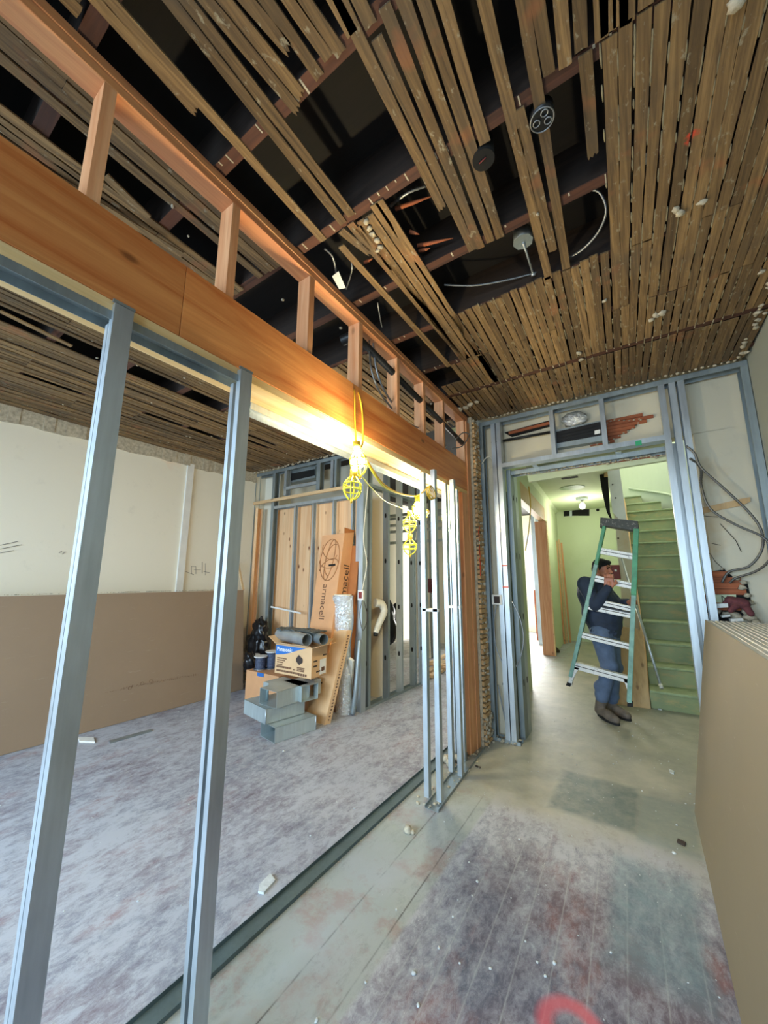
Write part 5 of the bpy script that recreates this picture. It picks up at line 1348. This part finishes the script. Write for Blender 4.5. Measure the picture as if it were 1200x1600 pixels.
# foil roll
t = thing('foil_insulation', 'upright silver foil insulation roll between the cartons and the corner studs', 'insulation', (-3.0, 3.58, 0))
c = P(537, 930, y=3.62); 
mb = MB(); random.seed(3); vs = []; nu, nv = 28, 26
cx_, cy_ = c.x, 3.62
for j_ in range(nv + 1):
    z = c.z * j_ / nv; rr = .10 + .04 * min(1, max(0, (z - .75) / .2))
    for i in range(nu):
        a = 6.28318 * i / nu; r_ = rr * (1 + .10 * noise.noise(V((math.cos(a) * 2, math.sin(a) * 2, z * 5)))); vs.append((cx_ + r_ * math.cos(a) + .05 * (1 - z / c.z), cy_ - .02 + r_ * math.sin(a) * .8, z))
mb.smooth = True; mb.add(vs, [(j_ * nu + i, j_ * nu + (i + 1) % nu, (j_ + 1) * nu + (i + 1) % nu, (j_ + 1) * nu + i) for j_ in range(nv) for i in range(nu)])
mb.smooth = False; mb.add(vs[-nu:], [tuple(range(nu))]); mb.build('foil_wrap', 'foil', t)
mb = MB(); mb.tube([(cx_ + .0, cy_ - .02, c.z - .01), (cx_, cy_ - .02, c.z + .012)], .11, 20); mb.build('insulation_core', 'insul', t)
t = thing('foil_scrap', 'crumpled foil and plaster scrap at the foot of the foil roll', 'scrap', P(533, 1105, z=0))
for u, v, r in ((530, 1103, .06), (538, 1108, .045)):
    mb = MB(); mb.ell(P(u, v, z=.05), (r, r * .8, r * .7), None, 12, 8, lambda d: .7 + .6 * noise.noise(d * 3.5 + V((r * 99, 0, 0)))); mb.build('crumpled_foil', 'foil', t)
cable('grey_hose', 'dark grey hose standing between the foil roll and corner stud', [P(551, 1115, z=.02), P(556, 1080, y=3.58), P(560, 1030, y=3.6), P(562, 1000, y=3.64)], .03, 'steel_dull', 'hose', ribs=False)
mb = MB(); mb.bar(P(545, 1100, z=.02), P(549, 1030, y=3.55), .07, .03, (0, 1, 0)); tag(mb.build('plaster_strip', 'insul'), 'pale strip of insulation hanging in front of the foil roll', 'insulation')

# box under the spools, spools, bag
z3 = P(400, 1046, y=3.3).z
t = thing('low_carton', 'low carton carrying the wire spools behind the duct pieces', 'carton', (P(405, 1046, y=3.3).x, 3.4, 0))
xa, xb = P(385, 1046, y=3.22).x, P(436, 1050, y=3.22).x
mb = MB(); mb.box(xa, xb, 3.22, 3.6, 0, z3); mb.build('carton_body', 'card', t, bevel=.004)
mb = MB(); a, b = P(402, 1052, y=3.215), P(412, 1052, y=3.215); mb.box(a.x, b.x, 3.214, 3.219, a.z - .03, z3); mb.build('blue_tape', 'blue', t)
def spool(u, v, y, r, h, lb):
    c = P(u, v, y=y); c.z = z3; t = thing('wire_spool', lb, 'wire spool', c, 'wire spools on the low carton')
    for z in (0, h): mb = MB(); mb.tube([c + V((0, 0, z)), c + V((0, 0, z + .012))], r, 26); mb.build('flange', 'conduit' if z == 0 else 'paperwhite', t)
    mb = MB(); pts = [c + V((math.cos(k * .7) * r * (.72 + .05 * math.sin(k)), math.sin(k * .7) * r * (.72 + .05 * math.cos(k * 1.7)), .016 + (h - .02) * (k / 130))) for k in range(131)]
    mb.tube(pts, .006, 6); mb.tube([c + V((0, 0, .012)), c + V((0, 0, h))], r * .7, 20); mb.build('wire_coil', 'wire', t)
spool(407, 1042, 3.34, .085, .15, 'wire spool with a pale top flange, at the front edge of the low carton')
spool(425, 1038, 3.46, .09, .2, 'taller wire spool right behind the open carton edge')
spool(396, 1034, 3.52, .08, .1, 'low dark wire spool at the left beside the bag')
t = thing('garbage_bag', 'glossy black garbage bag with knotted top behind the wire spools', 'bag', (-4.05, 3.68, z3))
ca, cb_, cc_ = P(402, 1008, y=3.7), P(407, 968, y=3.7), P(408, 992, y=3.66)
mb = MB(); 
mb.ell(ca, (.22, .13, .26), None, 40, 30, lambda d: .86 + .25 * noise.noise(d * 2.4) + .12 * abs(noise.noise(d * 7)))
mb.ell(cc_ + V((-.03, 0, .05)), (.15, .1, .2), None, 30, 20, lambda d: .86 + .3 * noise.noise(d * 3 + V((5, 0, 0))))
mb.build('sack', 'bag', t)
mb = MB(); mb.cap(cb_ + V((0, 0, -.05)), cb_ + V((.02, 0, .03)), .05, .02); mb.cap(cb_, cb_ + V((.07, 0, -.03)), .025, .015); mb.build('knot', 'bag', t)
mb = MB(); mb.ell(P(391, 1035, y=3.35) , (.1, .1, .14), None, 24, 16, lambda d: .85 + .35 * noise.noise(d * 3)); tag(mb.build('black_bag', 'bag'), 'small black bag hanging at the left edge of the low carton', 'bag')

# sheet metal duct elbows
def elbow(name_, c, ang, w_, h, r, legs, label, mat='duct', tilt=0):
    """open rectangular duct elbow lying flat: two cheeks with an inner and an outer curved wall"""
    t = thing('duct_elbow', label, 'duct piece', c, 'sheet metal duct elbows in the stack')
    Rz = Matrix.Rotation(ang, 3, 'Z'); n = 10; th_ = .003
    inner = [V((r - r * math.cos(a), r * math.sin(a), 0)) for a in [math.pi / 2 * i / n for i in range(n + 1)]]
    inner = [V((0, -legs, 0))] + inner + [V((r + legs, r, 0))]
    outer = [V((-w_, -legs, 0)), V((-w_, r + w_, 0)), V((r + legs, r + w_, 0))]
    off = V((w_ / 2 - .05, -r / 2, 0))
    tr = lambda q, z: V(c) + Rz @ (q + off) + V((0, 0, z)) + V((0, 0, tilt * (q.x)))
    for nm, z in (('cheek', 0), ('cheek', h - th_)):
        poly = [tr(q, z) for q in inner] + [tr(q, z) for q in reversed(outer)]
        mb = MB(); mb.prism(poly, (0, 0, th_)); mb.build(nm, mat, t)
    for nm, ln in (('inner_wall', inner), ('outer_wall', outer)):
        mb = MB()
        for a, b in zip(ln[:-1], ln[1:]):
            p_, q_ = tr(a, .0), tr(b, .0); nn = (q_ - p_).cross(V((0, 0, 1))).normalized() * th_
            mb.prism([p_, q_, q_ + nn, p_ + nn], (0, 0, h))
        mb.build(nm, mat, t)
    mb = MB()   # folded seam along the outer corner
    p_ = tr(outer[1], 0); mb.tube([p_, p_ + V((0, 0, h))], .006, 6); mb.build('seam', 'steel', t)
    return t
elbow('e', V((-3.22, 2.93, .001)), math.radians(-100), .26, .135, .10, .10, 'lowest sheet metal duct elbow, flat on the floor under the other pieces')
elbow('e', V((-3.22, 2.93, .139)), math.radians(170), .26, .135, .10, .08, 'middle sheet metal duct elbow of the stack on the floor')
elbow('e', V((-3.32, 2.90, .277)), math.radians(-92), .26, .15, .10, .06, 'topmost sheet metal duct elbow at the left of the stack')
elbow('e', V((-3.02, 3.08, .277)), math.radians(80), .2, .15, .08, .05, 'duct elbow with a dark open mouth under the open carton')

# ------------------------------------------------------------------ string lights
def cage(label, top, d, L=.17, r=.055, bulb=False, open_=True):
    t = thing('work_light', label, 'work light', top, 'caged work lights on the yellow cord')
    top = V(top); d = V(d).normalized(); a_ = d.cross(V((0, 1, .3))).normalized(); b_ = d.cross(a_)
    mb = MB(); mb.tube([top, top + d * .05], .021, 12); mb.build('socket', 'yellowcord', t)
    prof_ = [(.0, .022), (.15, .6), (.4, 1), (.7, .92), (.9, .6), (1.0, .12)]
    mb = MB()
    for k in range(6):
        an = 6.28318 * k / 6; e = a_ * math.cos(an) + b_ * math.sin(an)
        mb.tube(bez([top + d * (.045 + L * p) + e * r * max(.25, q) for p, q in prof_], 4), .0042, 6)
    for p, q in ((.35, .97), (.62, .97)): mb.tube([top + d * (.045 + L * p) + (a_ * math.cos(k * .3927) + b_ * math.sin(k * .3927)) * r * q for k in range(17)], .004, 6, False)
    mb.build('guard', 'yellow', t)
    mb = MB(); mb.tube([top + d * (L + .04), top + d * (L + .065)], .007, 8); mb.build('hook', 'yellowcord', t)
    if bulb:
        c = top + d * .12; mb = MB(); mb.ell(c, (.031, .031, .036)); mb.tube([top + d * .05, c], .014, 10); mb.build('bulb', 'bulb', t)
    return t
xs_ = -1.28
B1 = P(557, 690, x=xs_)
cage('lit caged bulb glaring under the orange beam', B1, P(562, 740, x=xs_) - B1, .15, .05, True)
point('work_bulb_light', P(558, 712, x=xs_ + .0), 95, (1, .83, .5), .035)
cage('empty yellow cage hanging just below the glaring bulb', P(553, 733, x=xs_ - .02), P(549, 782, x=xs_) - P(553, 733, x=xs_), .135, .052)
c = P(652, 775, x=-1.45); cage('upper small lit bulb beyond the narrow stud', c, (0, 0, -1), .12, .045, True)
point('work_bulb_light', P(650, 790, x=-1.55), 22, (1, .87, .55), .035)
c = P(668, 800, x=-1.45); cage('lower lit bulb in a sideways cage by the narrow stud', c, P(650, 806, x=-1.45) - c, .14, .05, True)
point('work_bulb_light', P(656, 812, x=-1.6), 18, (1, .87, .55), .035)
c = P(640, 798, x=-1.6); cage('upper of the two yellow cages hanging empty in the opening', c, (0, 0, -1), .14, .06)
c2 = c + V((0, 0, -.2)); cage('lower of the two yellow cages hanging empty in the opening', c2, (0, 0, -1), .13, .06)
topb = XB + .012
cable('yellow_cord', 'yellow cord draped over the beam, the left strand above the glaring bulb', [P(552, 608, x=XB - .03), P(554, 614, x=topb), P(554.5, 650, x=topb), P(556, 688, x=topb + .01), P(557, 692, x=xs_)], .0055, 'yellowcord', 'cord', ribs=False)
cable('yellow_cord', 'yellow cord draped over the beam, the right strand above the glaring bulb', [P(557, 612, x=XB - .03), P(561, 617, x=topb), P(566, 645, x=topb), P(567, 688, x=topb + .01), P(563, 700, x=xs_)], .0055, 'yellowcord', 'cord', ribs=False)
cable('yellow_cord', 'upper of two orange yellow cords sagging from the glaring bulb to the far bulbs', [P(566, 705, x=xs_), P(580, 730, x=-1.33), P(598, 755, x=-1.38), P(622, 770, x=-1.42), P(650, 775, x=-1.45), P(666, 764, x=-1.3)], .0055, 'yellowcord', 'cord', ribs=False)
cable('yellow_cord', 'lower of two yellow cords sagging from the glaring bulb to the far bulbs', [P(568, 712, x=xs_), P(584, 740, x=-1.33), P(602, 762, x=-1.38), P(630, 773, x=-1.42), P(652, 776, x=-1.45)], .0055, 'yellow', 'cord', ribs=False)
cable('yellow_cord', 'thin yellow cord running from the hanging cage to the two empty cages', [P(563, 742, x=xs_), P(580, 762, x=-1.36), P(605, 785, x=-1.48), P(640, 798, x=-1.6)], .0035, 'yellow', 'cord', ribs=False)
cable('yellow_cord', 'thin yellow cord rising from the empty cages to the lower lit bulb', [P(640, 798, x=-1.6), P(648, 808, x=-1.52), P(660, 810, x=-1.46), P(668, 800, x=-1.45)], .004, 'yellow', 'cord', ribs=False)
mb = MB(); cc = P(671, 771, x=-1.262)
for k in range(3):
    mb.tube([cc + V((0.01 * k, .05 * math.cos(a) + .004 * k, .04 * math.sin(a) - .35 * .05 * math.cos(a) + .004 * k)) for a in [i * .3142 for i in range(21)]], .005, 6, False)
tag(mb.build('cord_coil', 'yellowcord'), 'small coil of yellow cord hung on the front narrow stud', 'cord')

# ------------------------------------------------------------------ litter on the floor
random.seed(99); mb = MB()
for i in range(420):
    a = random.random()
    if a < .45: x, y = random.uniform(-1.25, .1), random.uniform(1.0, 5.2)
    elif a < .7: x, y = random.uniform(-4.6, -1.7), random.uniform(.8, 3.7)
    else: x, y = random.uniform(-.6, .35), random.uniform(3, 5.8)
    if x > .1 and y < 3.5: continue
    chunk(mb, (x, y, .002), abs(random.gauss(0, .004)) + .0015, i, .5)
o = mb.build('plaster_litter', 'gyp'); tag(o, 'fine plaster crumbs scattered over the whole floor', 'rubble'); stuff(o)
def litter(pts, h, lb, mat, nm='plaster_piece', cat='debris'):
    mb = MB(); mb.prism([P(u, v, z=.001) for u, v in pts], (0, 0, h)); return tag(mb.build(nm, mat), lb, cat)
litter([(121, 1153), (146, 1154), (148, 1161), (124, 1160)], .012, 'white torn strip near the foot of the left drywall', 'paperwhite', 'paper_strip')
litter([(170, 1158), (236, 1140), (238, 1143), (172, 1162)], .006, 'thin grey strip lying near the left drywall', 'steel_dull', 'metal_strip')
litter([(405, 1385), (422, 1368), (430, 1378), (412, 1398), (403, 1396)], .01, 'pale plaster flake on the left room floor beside the floor channel', 'gyp')
mb = MB(); chunk(mb, P(638, 1296, z=.015), .035, 5, .8); chunk(mb, P(645, 1300, z=.01), .02, 6, .8); tag(mb.build('plaster_lump', 'rubble'), 'grey plaster lump on the boards before the narrow studs', 'debris')
mb = MB(); chunk(mb, P(745, 1197, z=.01), .018, 15, .5); chunk(mb, P(750, 1199, z=.01), .014, 16, .5); tag(mb.build('dark_scrap', 'inkd'), 'small dark scrap beside the floor channel near the wooden post', 'debris')
litter([(1059, 1312), (1072, 1318), (1070, 1323), (1058, 1317)], .008, 'small dark chip near the foot of the right drywall', 'inkd')
litter([(1045, 1202), (1054, 1206), (1053, 1210), (1047, 1208)], .006, 'small white chip on the floor before the stairs', 'gyp')
litter([(1028, 1105), (1036, 1107), (1034, 1110), (1028, 1109)], .01, 'white chip on the lowest part of the stair floor', 'gyp')
